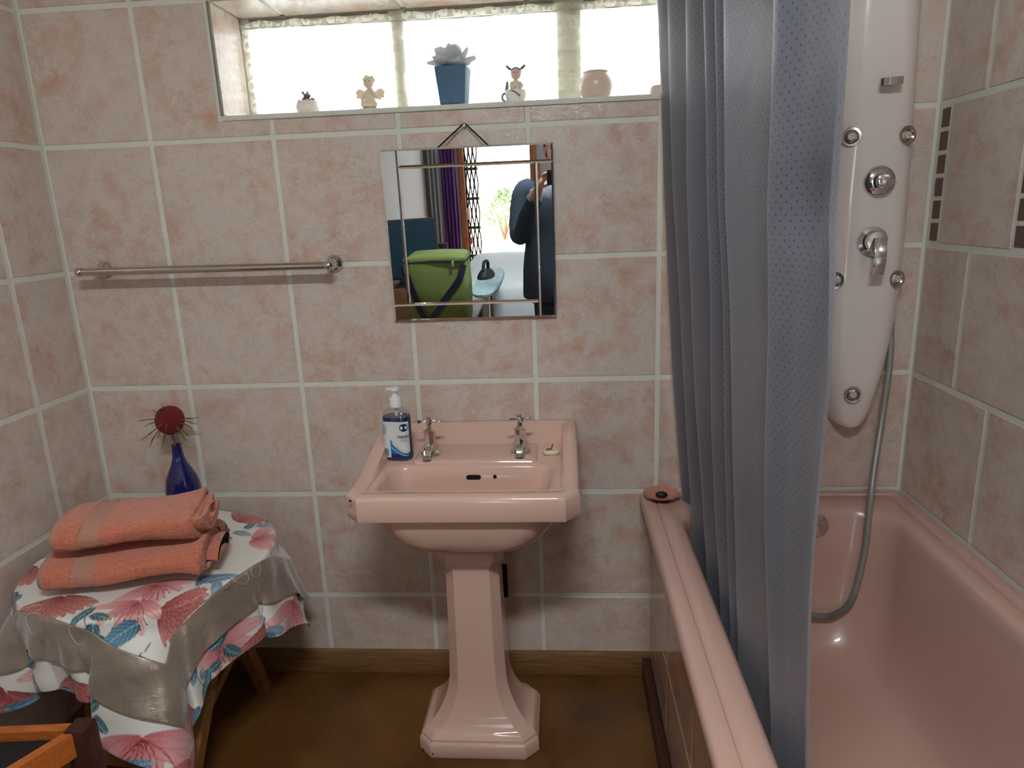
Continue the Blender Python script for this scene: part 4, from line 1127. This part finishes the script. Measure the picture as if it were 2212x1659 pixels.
for s_ in (-1, 1):
    MB().ball((s_ * .0045, -.0136, .0680), .0013, .0008, .0013, 8, 6).build('eye', M['brownglaze'], an)
    w = MB()
    P = [(0, 0), (.010, .010), (.020, .012), (.027, .004), (.024, -.002), (.026, -.008), (.018, -.008), (.016, -.014), (.009, -.010), (.004, -.010)]
    w.loft([[(s_ * (.007 + a), .012 + d - .15 * a, .043 + b) for a, b in P] for d in (0, .003)], True, True)
    recalc(w.build('wing', M['bisque'], an, 30))

# small rose-bowl figurine
rb = thing('petal_bowl_figurine', 'small white petal bowl figurine with a mouse inside', 'figurine', (.712, .085, ZL), rz=.2); rb.scale = (1.5, 1.5, 1.25)
MB().lathe([(.010, 0), (.012, .003), (.019, .010), (.0215, .019), (.019, .026), (.014, .028), (.006, .024)], 24).build('bowl', M['porcelain'], rb)
for k in range(7):
    o = curl_petal(.024, .0125, .80, .55).build('petal', M['porcelain'], rb, 70, (.011 * math.cos(k * .9 + 1.57), .011 * math.sin(k * .9 + 1.57), .007), (0, 0, k * .9)); o.modifiers.new('thickness', 'SOLIDIFY').thickness = .001
ms = MB(); ms.ball((-.002, 0, .031), .0085, .0080, .0095, 14, 10); ms.ball((.001, -.004, .041), .0062, .0068, .0056, 14, 10); ms.ball((.0055, -.009, .0400), .003, .0035, .003, 8, 6)
ms.build('mouse', M['brownglaze'], rb, 60)
for s_ in (-1, 1):
    MB().ball((-.002 + s_ * .004, -.001, .0475), .0022, .0010, .0035, 10, 8).build('ear', M['brownglaze'], rb)
    MB().tube(smooth_path([(.004, -.010, .040), (.004 + s_ * .010, -.012, .045), (.004 + s_ * .019, -.012, .044)], 3), .0003, 5).build('whisker', M['brownglaze'], rb)
MB().ball((.010, -.005, .033), .0042, n=10, m=8).build('bud', M['greyglaze'], rb)

# girl in a cup
gl = thing('girl_figurine', 'pigtailed girl figurine sitting in a white cup on the ledge', 'figurine', (1.276, .085, ZL)); gl.scale = (1.3,) * 3
MB().lathe([(.010, 0), (.012, .002), (.018, .010), (.0215, .020), (.021, .029), (.0195, .030), (.0195, .021), (.012, .012)], 24).build('cup', M['porcelain'], gl)
MB().tube(smooth_path([(-.018, 0, .026), (-.026, -.002, .022), (-.026, -.002, .012), (-.017, 0, .008)], 4), .0022, 8).build('cup_handle', M['greyglaze'], gl)
MB().tube(smooth_path([(-.019, -.006, .028), (-.004, -.021, .026), (.010, -.020, .016)], 4), .0016, 6).build('ribbon', M['brownglaze'], gl)
b2 = MB(); b2.lathe([(.011, .018), (.0125, .028), (.0110, .038), (.0075, .046), (.0038, .050), (.0035, .053)], 16, (.001, 0, 0))
b2.tube(smooth_path([(.009, -.003, .044), (.014, -.009, .036), (.009, -.016, .032)], 3), .0030, 8); b2.tube(smooth_path([(-.007, -.003, .044), (-.008, -.011, .036), (0, -.017, .032)], 3), .0030, 8)
b2.build('body', M['bisque'], gl, 60)
he = MB(); he.ball((.002, -.002, .0605), .0105, .0102, .0112, 18, 12); he.ball((.002, -.0122, .0590), .0014, n=8, m=6); he.build('head', M['rose_flesh'], gl)
hr = MB(); hr.ball((.002, .0006, .0640), .0112, .0108, .0102, 18, 12); hr.build('hair', M['greyglaze'], gl)
for s_ in (-1, 1):
    pg = MB(); 
    for k in range(3): pg.tube([(.002 + s_ * .0095, 0, .0695), (.002 + s_ * (.0150 + .002 * k), 0, .0735 + .0028 * (k - 1))], [.0016, .0024], 6)
    pg.build('pigtail', M['brownglaze'], gl)
    MB().ball((.002 + s_ * .0036, -.0120, .0618), .0012, .0007, .0013, 8, 6).build('eye', M['black'], gl)
MB().tube([(-.019, .004, .026), (-.017, .006, .040), (-.0165, .006, .048)], [.004, .0036, .0022], 8).build('cat_tail', M['greyglaze'], gl)
MB().box(-.034, -.018, -.006, .006, 0, .005, .001).build('foot_plate', M['brownglaze'], gl)

jr = thing('round_jar', 'round beige ceramic jar on the window ledge', 'jar', (1.487, .085, ZL)); jr.scale = (1.18, 1.18, 1.04)
MB().lathe([(.020, 0), (.022, .002), (.031, .014), (.0375, .032), (.0375, .044), (.033, .056), (.0275, .062), (.0265, .066), (.0285, .070), (.0265, .071), (.0245, .066), (.030, .050), (.030, .03)], 36).build('jar_body', M['beige'], jr)
cp = thing('small_pot', 'small beige pot at the curtain end of the ledge', 'pot', (1.648, .075, ZL))
MB().lathe([(.020, 0), (.0225, .002), (.0235, .012), (.0225, .022), (.019, .029), (.014, .031), (.013, .029)], 28).build('pot_body', M['beige'], cp)
MB().torus(.0232, .0012, (0, 0, .003)).build('foot_ring', M['brownglaze'], cp)

# ------------------------------------------------------------------ bedroom behind the camera (seen in the mirror, all but the added lamp)
lamp = thing('unseen_ceiling_lamp', 'unseen white twin-tube lamp added under the ceiling', 'lamp', (1.38, -1.95, ZC))  # unseen, added for the overhead light on basin and shower panel
MB().box(-.32, .32, -.075, .075, -.05, -.001, .006).build('housing', M['white_plastic'], lamp)
glow = NT('lit_tube'); glow.set(Base_Color=(1, 1, 1, 1)); glow.b.inputs['Emission Color'].default_value = (.93, .97, 1, 1); glow.b.inputs['Emission Strength'].default_value = 12
for s_ in (-1, 1): MB().tube([(-.29, s_ * .042, -.066), (.29, s_ * .042, -.066)], .013, 12).build('tube', glow.m, lamp)
ll = bpy.data.lights.new('lamp_light', 'AREA'); ll.shape = 'RECTANGLE'; ll.size = .58; ll.size_y = .11; ll.energy = LAMP_POWER; ll.color = (.93, .97, 1)
lo2 = bpy.data.objects.new('lamp_light', ll); COL.objects.link(lo2); lo2.location = (1.38, -1.95, ZC - .085)

# door, gate, curtains
df = MB(); df.box(DX0 - .06, DX0, -5.72, -5.575, 0, DZ + .06, .004); df.box(DX1, DX1 + .07, -5.72, -5.575, 0, DZ + .06, .004); df.box(DX0, DX1, -5.72, -5.575, DZ, DZ + .06, .004)
tag(df.build('door_1', M['doorwood']), kind='structure')
gt = thing('trellis_gate', 'folded steel trellis gate at the left side of the bright doorway', 'gate', (0, 0, 0))
for k in range(6):
    x = DX0 + .012 + k * .022
    MB().tube([(x + (.0075 if k % 2 else -.0075) * math.cos(2 * PI * z / .30), -5.658 + .004 * (k % 2), z) for z in np.linspace(.02, 2.0, 80)], .0074, 6).build('gate_bar', M['gate'], gt, 60)
for j in range(7):
    MB().box(DX0 + .002, DX0 + .132, -5.668, -5.664, .135 + j * .30, .165 + j * .30).build('lattice_link', M['gate'], gt, 0)
MB().box(DX0 - .005, DX0 + .03, -5.64, -5.615, .84, .96, .004).build('lock_case', M['white_plastic'], gt)
MB().ball((DX0 + .02, -5.605, .62), .022, .016, .045, 14, 10).build('gate_handle', M['doorwood'], gt)
def hang(name, label, x0, x1, y, z0, z1, mat, k, amp=.022):
    n_ = 60; m = MB(); lp = []
    for z in np.linspace(z0, z1, 12):
        lp.append([(lerp(x0, x1, i / n_) + .004 * math.sin(z * 5 + i), y + amp * math.sin(i / n_ * 2 * PI * k) * (1 + .2 * math.sin(z * 3)), z) for i in range(n_ + 1)])
    t = thing(name, label, 'curtain', (0, 0, 0))
    o = m.loft(lp, closed=False).build('curtain_cloth', mat, t, 80); o.modifiers.new('thickness', 'SOLIDIFY').thickness = .002
    MB().tube([(x0 - .02, y, z1 + .01), (x1 + .02, y, z1 + .01)], .010, 10).build('curtain_rod', M['steel'], t)
    for xx in (x0 - .015, x1 + .015): MB().tube([(xx, y, z1 + .01), (xx, -5.599, z1 + .01)], .006, 8).build('rod_bracket', M['steel'], t)
hang('purple_curtain', 'purple curtain beside the doorway seen in the mirror', .175, .320, -5.53, .25, 2.2, M['purple'], 4)
hang('grey_curtain', 'grey curtain beside the purple curtain in the mirror', .040, .165, -5.50, .25, 2.2, M['greycurtain'], 3)

# bed
bd = thing('bed', 'bed with a pale bedspread seen in the mirror', 'bed', (0, 0, 0))
MB().box(.58, 2.10, -4.78, -3.06, .12, .36, .015).build('base', M['bedbase'], bd)
sp_ = [rrect(1.34, -3.92, hx_, hy_, .07, 6, 14, z) for hx_, hy_, z in ((.80, .90, .20), (.795, .895, .34), (.79, .89, .52), (.775, .875, .585), (.74, .84, .612), (.5, .6, .622), (.1, .1, .625))]
sp_ = [[(x + .006 * math.sin(40 * y), y + .006 * math.sin(37 * x), z + .004 * math.sin(17 * x) * math.sin(13 * y)) for x, y, z in l] for l in sp_]
recalc(MB().loft(sp_, False, True).build('bedspread', M['bed'], bd, 60))
for x, y in ((.66, -3.14), (2.02, -3.14), (.66, -4.7), (2.02, -4.7)): MB().box(x - .03, x + .03, y - .03, y + .03, 0, .125, .004).build('leg', M['darkwood'], bd)

# table with the cooler bag
tb = thing('side_table', 'wooden side table under the green cooler bag', 'table', (0, 0, 0))
MB().box(.40, .84, -2.93, -2.26, .525, .55, .004).build('top', M['tabletop'], tb)
for x, y in ((.43, -2.29), (.81, -2.29), (.43, -2.90), (.81, -2.90)): MB().box(x - .018, x + .018, y - .018, y + .018, 0, .526, .003).build('leg', M['tabletop'], tb)
bg_ = thing('cooler_bag', 'green cooler bag with navy strap seen in the mirror', 'bag', (.628, -2.44, .551))
lb = [rrect(0, 0, hx_, hy_, .03, 5, 3, z) for hx_, hy_, z in ((.170, .12, 0), (.180, .13, .012), (.184, .134, .2), (.180, .130, .355), (.178, .128, .365))]
lb = [[(x, y + (.006 * math.sin(14 * x + 9 * z)), z) for x, y, z in l] for l in lb]
recalc(MB().loft(lb, True, True).build('body', M['green'], bg_, 50))
ld = [rrect(0, 0, hx_, hy_, .03, 5, 3, (lambda dz: (lambda x, y: dz + .012 * math.cos(9 * x) * (1 - abs(y) * 4)))(z)) for hx_, hy_, z in ((.182, .132, .368), (.183, .133, .385), (.165, .115, .402), (.05, .04, .405))]
recalc(MB().loft(ld, True, True).build('lid', M['green'], bg_, 50))
MB().tube([(x, y, .3655) for x, y, _ in rrect(0, 0, .1835, .1335, .03, 5, 3, 0)] , .004, 6).build('zip', M['navy'], bg_)
MB().box(.10, .115, .134, .142, .335, .372, .002).build('zip_pull', M['steel'], bg_)
stp = smooth_path([(-.183, .10, .34), (-.165, .139, .25), (-.12, .142, .10), (-.085, .143, .035), (-.055, .143, .028), (-.02, .143, .06), (.07, .143, .17), (.14, .141, .26), (.172, .13, .345)], 6)
ws = MB(); lp = []
for i, p in enumerate(stp):
    t_ = (stp[min(i + 1, len(stp) - 1)] - stp[max(i - 1, 0)]).normalized(); nn = Vector((p.x, .6, 0)).normalized(); w_ = t_.cross(nn).normalized() * .019
    lp.append([tuple(p + w_ + nn * .001), tuple(p - w_ + nn * .001), tuple(p - w_ - nn * .002), tuple(p + w_ - nn * .002)])
recalc(ws.loft(lp, True, True).build('strap', M['navy'], bg_, 0))
bw = thing('water_bottle', 'large clear water bottle behind the green bag', 'bottle', (.60, -2.80, .551))
MB().lathe([(.075, 0), (.082, .01), (.082, .25), (.075, .29), (.05, .345), (.028, .365), (.026, .385)], 28).build('bottle_body', M['clear'], bw)
MB().lathe([(.030, .382), (.030, .412), (.027, .415), (.002, .415)], 20).build('cap', M['black'], bw)
# television
tc = thing('tv_cabinet', 'low wooden cabinet carrying the television', 'cabinet', (0, 0, 0))
MB().box(.02, .53, -3.50, -3.0, .05, .62, .005).build('carcass', M['tabletop'], tc)
MB().box(.03, .52, -3.0, -2.985, .07, .60, .003).build('door', M['tabletop'], tc)
MB().box(.04, .51, -3.48, -3.03, 0, .05, .003).build('plinth', M['darkwood'], tc)
tv = thing('television', 'black flat television on the cabinet seen in the mirror', 'television', (.255, -3.15, .621), rz=-.35)
MB().box(-.235, .235, -.02, .02, .05, .475, .006).build('casing', M['black'], tv)
MB().box(-.222, .222, .0195, .0225, .065, .462).build('screen', M['screen'], tv)
recalc(MB().loft([rrect(0, 0, .12 - i, .07 - i, .03, 5, 1, z) for i, z in ((0, 0), (0, .006), (.05, .012), (.09, .02), (.095, .055))], True, True).build('stand', M['black'], tv))
# ironing board with an iron
ib = thing('ironing_board', 'narrow ironing board with a pale floral cover', 'ironing board', (0, 0, 0))
P = [(.085 * math.copysign(abs(math.cos(a)) ** .6, math.cos(a)), .46 * math.copysign(abs(math.sin(a)) ** .8, math.sin(a))) for a in np.linspace(0, 2 * PI, 40, endpoint=False)]
recalc(MB().loft([[(.922 + x * k, -2.55 + y * k, z) for x, y in P] for k, z in ((.97, .735), (1, .74), (1, .752), (.96, .758))], True, True).build('board', M['ironfloral'], ib))
for s_ in (-1, 1): MB().tube([(.922 + s_ * .04, -2.55 + s_ * .30, .735), (.922 - s_ * .01, -2.55 - s_ * .33, .012)], .009, 10).build('leg', M['steel'], ib)
for y in (-2.22, -2.88): MB().tube([(.865, y, .012), (1.0, y, .012)], .010, 10).build('foot_bar', M['steel'], ib)
ir = thing('clothes_iron', 'black clothes iron resting on the ironing board', 'iron', (.895, -2.62, .7585), rz=.2)
recalc(MB().loft([[(x * k * .55, y * k * .2, z) for x, y in [(.09 * math.cos(a), .55 * math.sin(a) * (1 - .2 * math.sin(a))) for a in np.linspace(0, 2 * PI, 28, endpoint=False)]] for k, z in ((1, 0), (1, .012), (.85, .03), (.6, .05))], True, True).build('iron_body', M['black'], ir))
MB().tube(smooth_path([(0, -.06, .045), (0, -.05, .095), (0, .02, .10), (0, .05, .05)], 4), .011, 10).build('handle', M['black'], ir)

# outside the doors and windows
tag(MB().box(-12, 14, -30, -5.86, -.25, -.06).build('ground_outside', M['outground'], smooth=0), kind='structure')
rt = random.Random(21)
for k, (x, y, r, mt, lab_) in enumerate(((.35, -11.0, .45, 'leafgreen', 'green shrub left in the bright yard beyond the door'), (.95, -11.6, .55, 'leafgreen', 'green shrub at the middle of the yard beyond the door'), (1.35, -10.6, .35, 'terracotta', 'red-flowering shrub in the yard beyond the door'))):
    t = thing('yard_shrub', lab_, 'shrub', (x, y, -.06), group='shrubs in the yard')
    fo = MB()
    for j in range(420):
        a, e = rt.uniform(0, 6.28), rt.uniform(-.6, 1.5); q = r * rt.uniform(.55, 1.0)
        c = Vector((q * math.cos(a) * math.cos(e), q * math.sin(a) * math.cos(e), r + q * math.sin(e))); d1 = Vector((rt.gauss(0, 1), rt.gauss(0, 1), rt.gauss(0, 1))).normalized(); d2 = d1.orthogonal().normalized()
        fo.add([c - d1 * .05, c + d2 * .02, c + d1 * .05, c - d2 * .02], [(0, 1, 2, 3)])
    f_ = fo.build('foliage', M[mt], t, 0); f_['kind'] = 'stuff'
    for j in range(5):
        a = j * 1.3; MB().tube([(0, 0, 0), (r * .35 * math.cos(a), r * .35 * math.sin(a), r * 1.1)], [.02, .008], 6).build('stem', M['straw'], t)

# ------------------------------------------------------------------ person taking the photograph
pe = thing('person', 'person in a dark navy outfit with patterned yoke reflected in the mirror', 'person', (1.385, -2.245, 0))
def skinned(name, mat, chains, parent, sub=2):
    """chains: lists of (x,y,z,rx,ry); equal points are shared"""
    key = {}; V = []; E = []; Rr = []
    for cn in chains:
        pi = None
        for x, y, z, rx, ry in cn:
            k = (round(x, 4), round(y, 4), round(z, 4))
            if k not in key: key[k] = len(V); V.append((x, y, z)); Rr.append((rx, ry))
            if pi is not None and (pi, key[k]) not in E: E.append((pi, key[k]))
            pi = key[k]
    me = bpy.data.meshes.new(name); me.from_pydata(V, E, []); me.materials.append(mat)
    o = put(name, me, parent)
    sk = o.modifiers.new('skin', 'SKIN'); sk.use_smooth_shade = True
    if not me.skin_vertices: pass
    lay = me.skin_vertices[0].data
    for i, d in enumerate(lay): d.radius = Rr[i]; d.use_root = False
    seen = set(); adj = {i: [] for i in range(len(V))}
    for a, b in E: adj[a].append(b); adj[b].append(a)
    for i in range(len(V)):
        if i in seen: continue
        lay[i].use_root = True; st_ = [i]
        while st_:
            q = st_.pop()
            if q in seen: continue
            seen.add(q); st_ += adj[q]
    ss = o.modifiers.new('smooth', 'SUBSURF'); ss.levels = sub; ss.render_levels = sub
    return o
def arm(s, k): return [(s * .06, 0, 1.315, .085 + k, .075 + k), (s * .185, -.005, 1.310, .052 + k, .055 + k), (s * .212, .02, 1.20, .045 + k, .045 + k), (s * .222, .065, 1.08, .040 + k, .040 + k), (s * .185, .19, 1.20, .035 + k, .035 + k), (s * .130, .290, 1.315, .026 + k, .026 + k)]
def leg_(s, k): return [(0, 0, .90, .135 + k, .10 + k), (s * .085, 0, .80, .088 + k, .088 + k), (s * .090, .005, .62, .072 + k, .072 + k), (s * .092, .01, .46, .054 + k, .055 + k), (s * .094, -.005, .28, .052 + k, .052 + k), (s * .095, -.01, .09, .034 + k, .036 + k)]
torso = lambda k: [(0, 0, .90, .135 + k, .10 + k), (0, 0, 1.04, .122 + k, .09 + k), (0, .005, 1.18, .135 + k, .10 + k), (0, 0, 1.315, .085 + k, .075 + k)]
body = [torso(0), [(0, 0, 1.315, .085, .075), (0, .008, 1.375, .048, .048), (0, .016, 1.43, .050, .052), (0, .018, 1.47, .048, .052)]]
for s in (-1, 1):
    body.append(arm(s, 0)); body.append(leg_(s, 0))
    body.append([(s * .095, -.01, .09, .034, .036), (s * .098, -.03, .035, .032, .03), (s * .105, .10, .028, .036, .024), (s * .108, .155, .022, .026, .018)])
    wr = (s * .130, .290, 1.315, .026, .026); pm_ = (s * .108, .328, 1.360, .026, .016); kn_ = (s * .098, .346, 1.392, .024, .013)
    body.append([wr, pm_, kn_])
    for f, (dz, ln) in enumerate(((.028, .030), (.012, .036), (-.004, .034), (-.018, .026))):   # fingers close behind the phone's ends
        base = Vector((s * .100, .340, 1.384 + dz * .6))
        p1 = base + Vector((-s * ln * .35, .012, .012)); p2 = p1 + Vector((-s * ln * .75, .004, .006)); p3 = p2 + Vector((-s * ln * .6, -.002, .000))
        body.append([(*base, .0095, .0095), (*p1, .0088, .0088), (*p2, .0082, .0082), (*p3, .0066, .0066)])
    tb_ = Vector((s * .102, .322, 1.352)); t1 = tb_ + Vector((-s * .026, .004, .006)); t2 = t1 + Vector((-s * .022, .006, .012))
    body.append([(*tb_, .012, .012), (*t1, .0100, .0100), (*t2, .0080, .0080)])
# the skinned figure is turned into a plain mesh and gets its head
bo_ = skinned('body', M['skin'], body, pe)
bpy.context.view_layer.update()
dg = bpy.context.evaluated_depsgraph_get(); ev = bo_.evaluated_get(dg); em = ev.to_mesh()
bm_ = MB(); bm_.add([tuple(v.co) for v in em.vertices], [tuple(f.vertices) for f in em.polygons]); ev.to_mesh_clear()
HD = [(1.404, .020, .082, .046), (1.412, .034, .094, .026), (1.430, .048, .100, .002), (1.455, .059, .1015, -.030), (1.485, .067, .102, -.058), (1.515, .073, .1005, -.074), (1.545, .0765, .1035, -.082), (1.575, .0755, .100, -.082), (1.600, .067, .085, -.072), (1.618, .050, .060, -.050), (1.628, .028, .032, -.026), (1.631, .006, .008, -.004)]
def head_ring(z, wx, yf, yb, grow=0.0, n=40):
    out = []
    for j in range(n):
        t = 2 * PI * j / n; c, sn = math.cos(t), math.sin(t)
        yc = (yf + yb) / 2; y = yc + (yf - yc + grow) * (abs(sn) ** .9) * (1 if sn > 0 else -1); x = (wx + grow) * c
        if sn > 0 and not grow:
            nz = math.exp(-(x / .011) ** 2)
            y += nz * .024 * max(0, 1 - abs(z - 1.486) / .034) ** .7                       # nose
            y -= math.exp(-((abs(x) - .031) / .013) ** 2) * .009 * math.exp(-((z - 1.517) / .011) ** 2)   # eye sockets
            y += math.exp(-(x / .022) ** 2) * .004 * math.exp(-((z - 1.449) / .008) ** 2)     # lips
        out.append((x, y, z))
    return out
zz = np.linspace(1.404, 1.631, 44); HA = np.array(HD)
rings = [head_ring(float(z), *[float(np.interp(z, HA[:, 0], HA[:, k])) for k in (1, 2, 3)]) for z in zz]
bm_.loft(rings, True, True)
old = bo_.data; bpy.data.objects.remove(bo_); bm_.build('body', M['skin'], pe, 80)
jm = MB()
jm.loft([[(rx_ * math.cos(t), .004 + ry_ * math.sin(t), z + .006 * math.sin(5 * t + z * 9)) for t in np.linspace(0, 2 * PI, 40, endpoint=False)] for rx_, ry_, z in ((.226, .172, .70), (.230, .176, .72), (.224, .166, .88), (.206, .140, 1.02), (.206, .142, 1.12), (.212, .142, 1.22), (.206, .128, 1.30), (.160, .105, 1.355), (.085, .080, 1.392), (.060, .062, 1.402))], False, False)
for s_ in (-1, 1):
    ap = smooth_path([(s_ * .150, -.002, 1.318), (s_ * .200, 0, 1.30), (s_ * .226, .02, 1.20), (s_ * .236, .060, 1.09), (s_ * .220, .105, 1.085), (s_ * .185, .19, 1.19), (s_ * .140, .272, 1.29)], 5)
    n_ = len(ap); jm.tube(ap, [interp(i / (n_ - 1), [0, .12, .4, .55, .65, 1], [.060, .068, .060, .056, .052, .038]) for i in range(n_)], 16)
jm.build('jersey', M['jersey'], pe, 70)
tro = []
for s in (-1, 1): tro.append(leg_(s, .012))
skinned('trousers', M['jersey'], tro, pe)
yk = [[((rx_) * math.cos(a), ry_ * math.sin(a), z - .02 * abs(math.cos(a)) * (rx_ > .12)) for a in np.linspace(0, 2 * PI, 36, endpoint=False)] for rx_, ry_, z in ((.068, .066, 1.405), (.085, .085, 1.392), (.135, .112, 1.372), (.190, .128, 1.338), (.200, .140, 1.30), (.190, .138, 1.27))]
recalc(MB().loft(yk).build('yoke', M['yoke'], pe, 60))
hm = MB(); hr_ = [head_ring(float(z), *[float(np.interp(z, HA[:, 0], HA[:, k])) for k in (1, 2, 3)], grow=.011) for z in zz]
keep = {}
for i, rg in enumerate(hr_):
    for j, (x, y, z) in enumerate(rg):
        if z > 1.578 + .02 * (abs(x) < .03) or y < .030 - .03 * (z < 1.50):
            keep[(i, j)] = len(hm.v); hm.v.append((x + .0015 * math.sin(60 * x + 90 * z), y + .0015 * math.sin(70 * x), z + (.006 if z > 1.6 else 0)))
n_ = len(hr_[0])
for i in range(len(hr_) - 1):
    for j in range(n_):
        q = [(i, j), (i, (j + 1) % n_), (i + 1, (j + 1) % n_), (i + 1, j)]
        if all(k in keep for k in q): hm.f.append(tuple(keep[k] for k in q))
top_ = [keep[(len(hr_) - 1, j)] for j in range(n_)]; hm.f.append(tuple(top_))
ho_ = hm.build('hair', M['hair'], pe, 80); md = ho_.modifiers.new('thickness', 'SOLIDIFY'); md.thickness = .012; md.offset = -1
for s in (-1, 1):
    MB().ball((s * .031, .0835, 1.517), .0115, .0095, .0068, 12, 8).build('eye', M['white_plastic'], pe)
    MB().tube([(s * .044, .0865, 1.530), (s * .030, .0985, 1.534), (s * .016, .100, 1.531)], .0028, 6).build('eyebrow', M['hair'], pe)
    MB().ball((s * .031, .0915, 1.517), .0048, .0025, .0048, 10, 6).build('iris', M['brownglaze'], pe)
    MB().ball((s * .076, .012, 1.508), .007, .016, .028, 10, 8).build('ear', M['skin'], pe)
    recalc(MB().loft([[(s * .105 + x, .055 + y, z) for x, y, _ in rrect(0, 0, hx_, hy_, .035, 5, 1, 0)] for hx_, hy_, z in ((.046, .125, .001), (.048, .128, .02), (.044, .115, .05), (.034, .06, .075))], True, True).build('shoe', M['black'], pe, 50))
MB().ball((0, .1015, 1.449), .021, .006, .0055, 14, 8).build('mouth', M['rose_flesh'], pe)
ph_ = thing('smartphone', 'dark smartphone held up in both hands by the person', 'phone', (1.3898, -1.8745, 1.3953))
MB().box(-.080, .080, -.0040, .0040, -.038, .038, .003, Matrix.Rotation(math.radians(-4), 4, 'X')).build('case', M['black'], ph_)
MB().box(-.074, .074, -.0046, -.0038, -.034, .034, 0, Matrix.Rotation(math.radians(-4), 4, 'X')).build('screen', M['screen'], ph_)
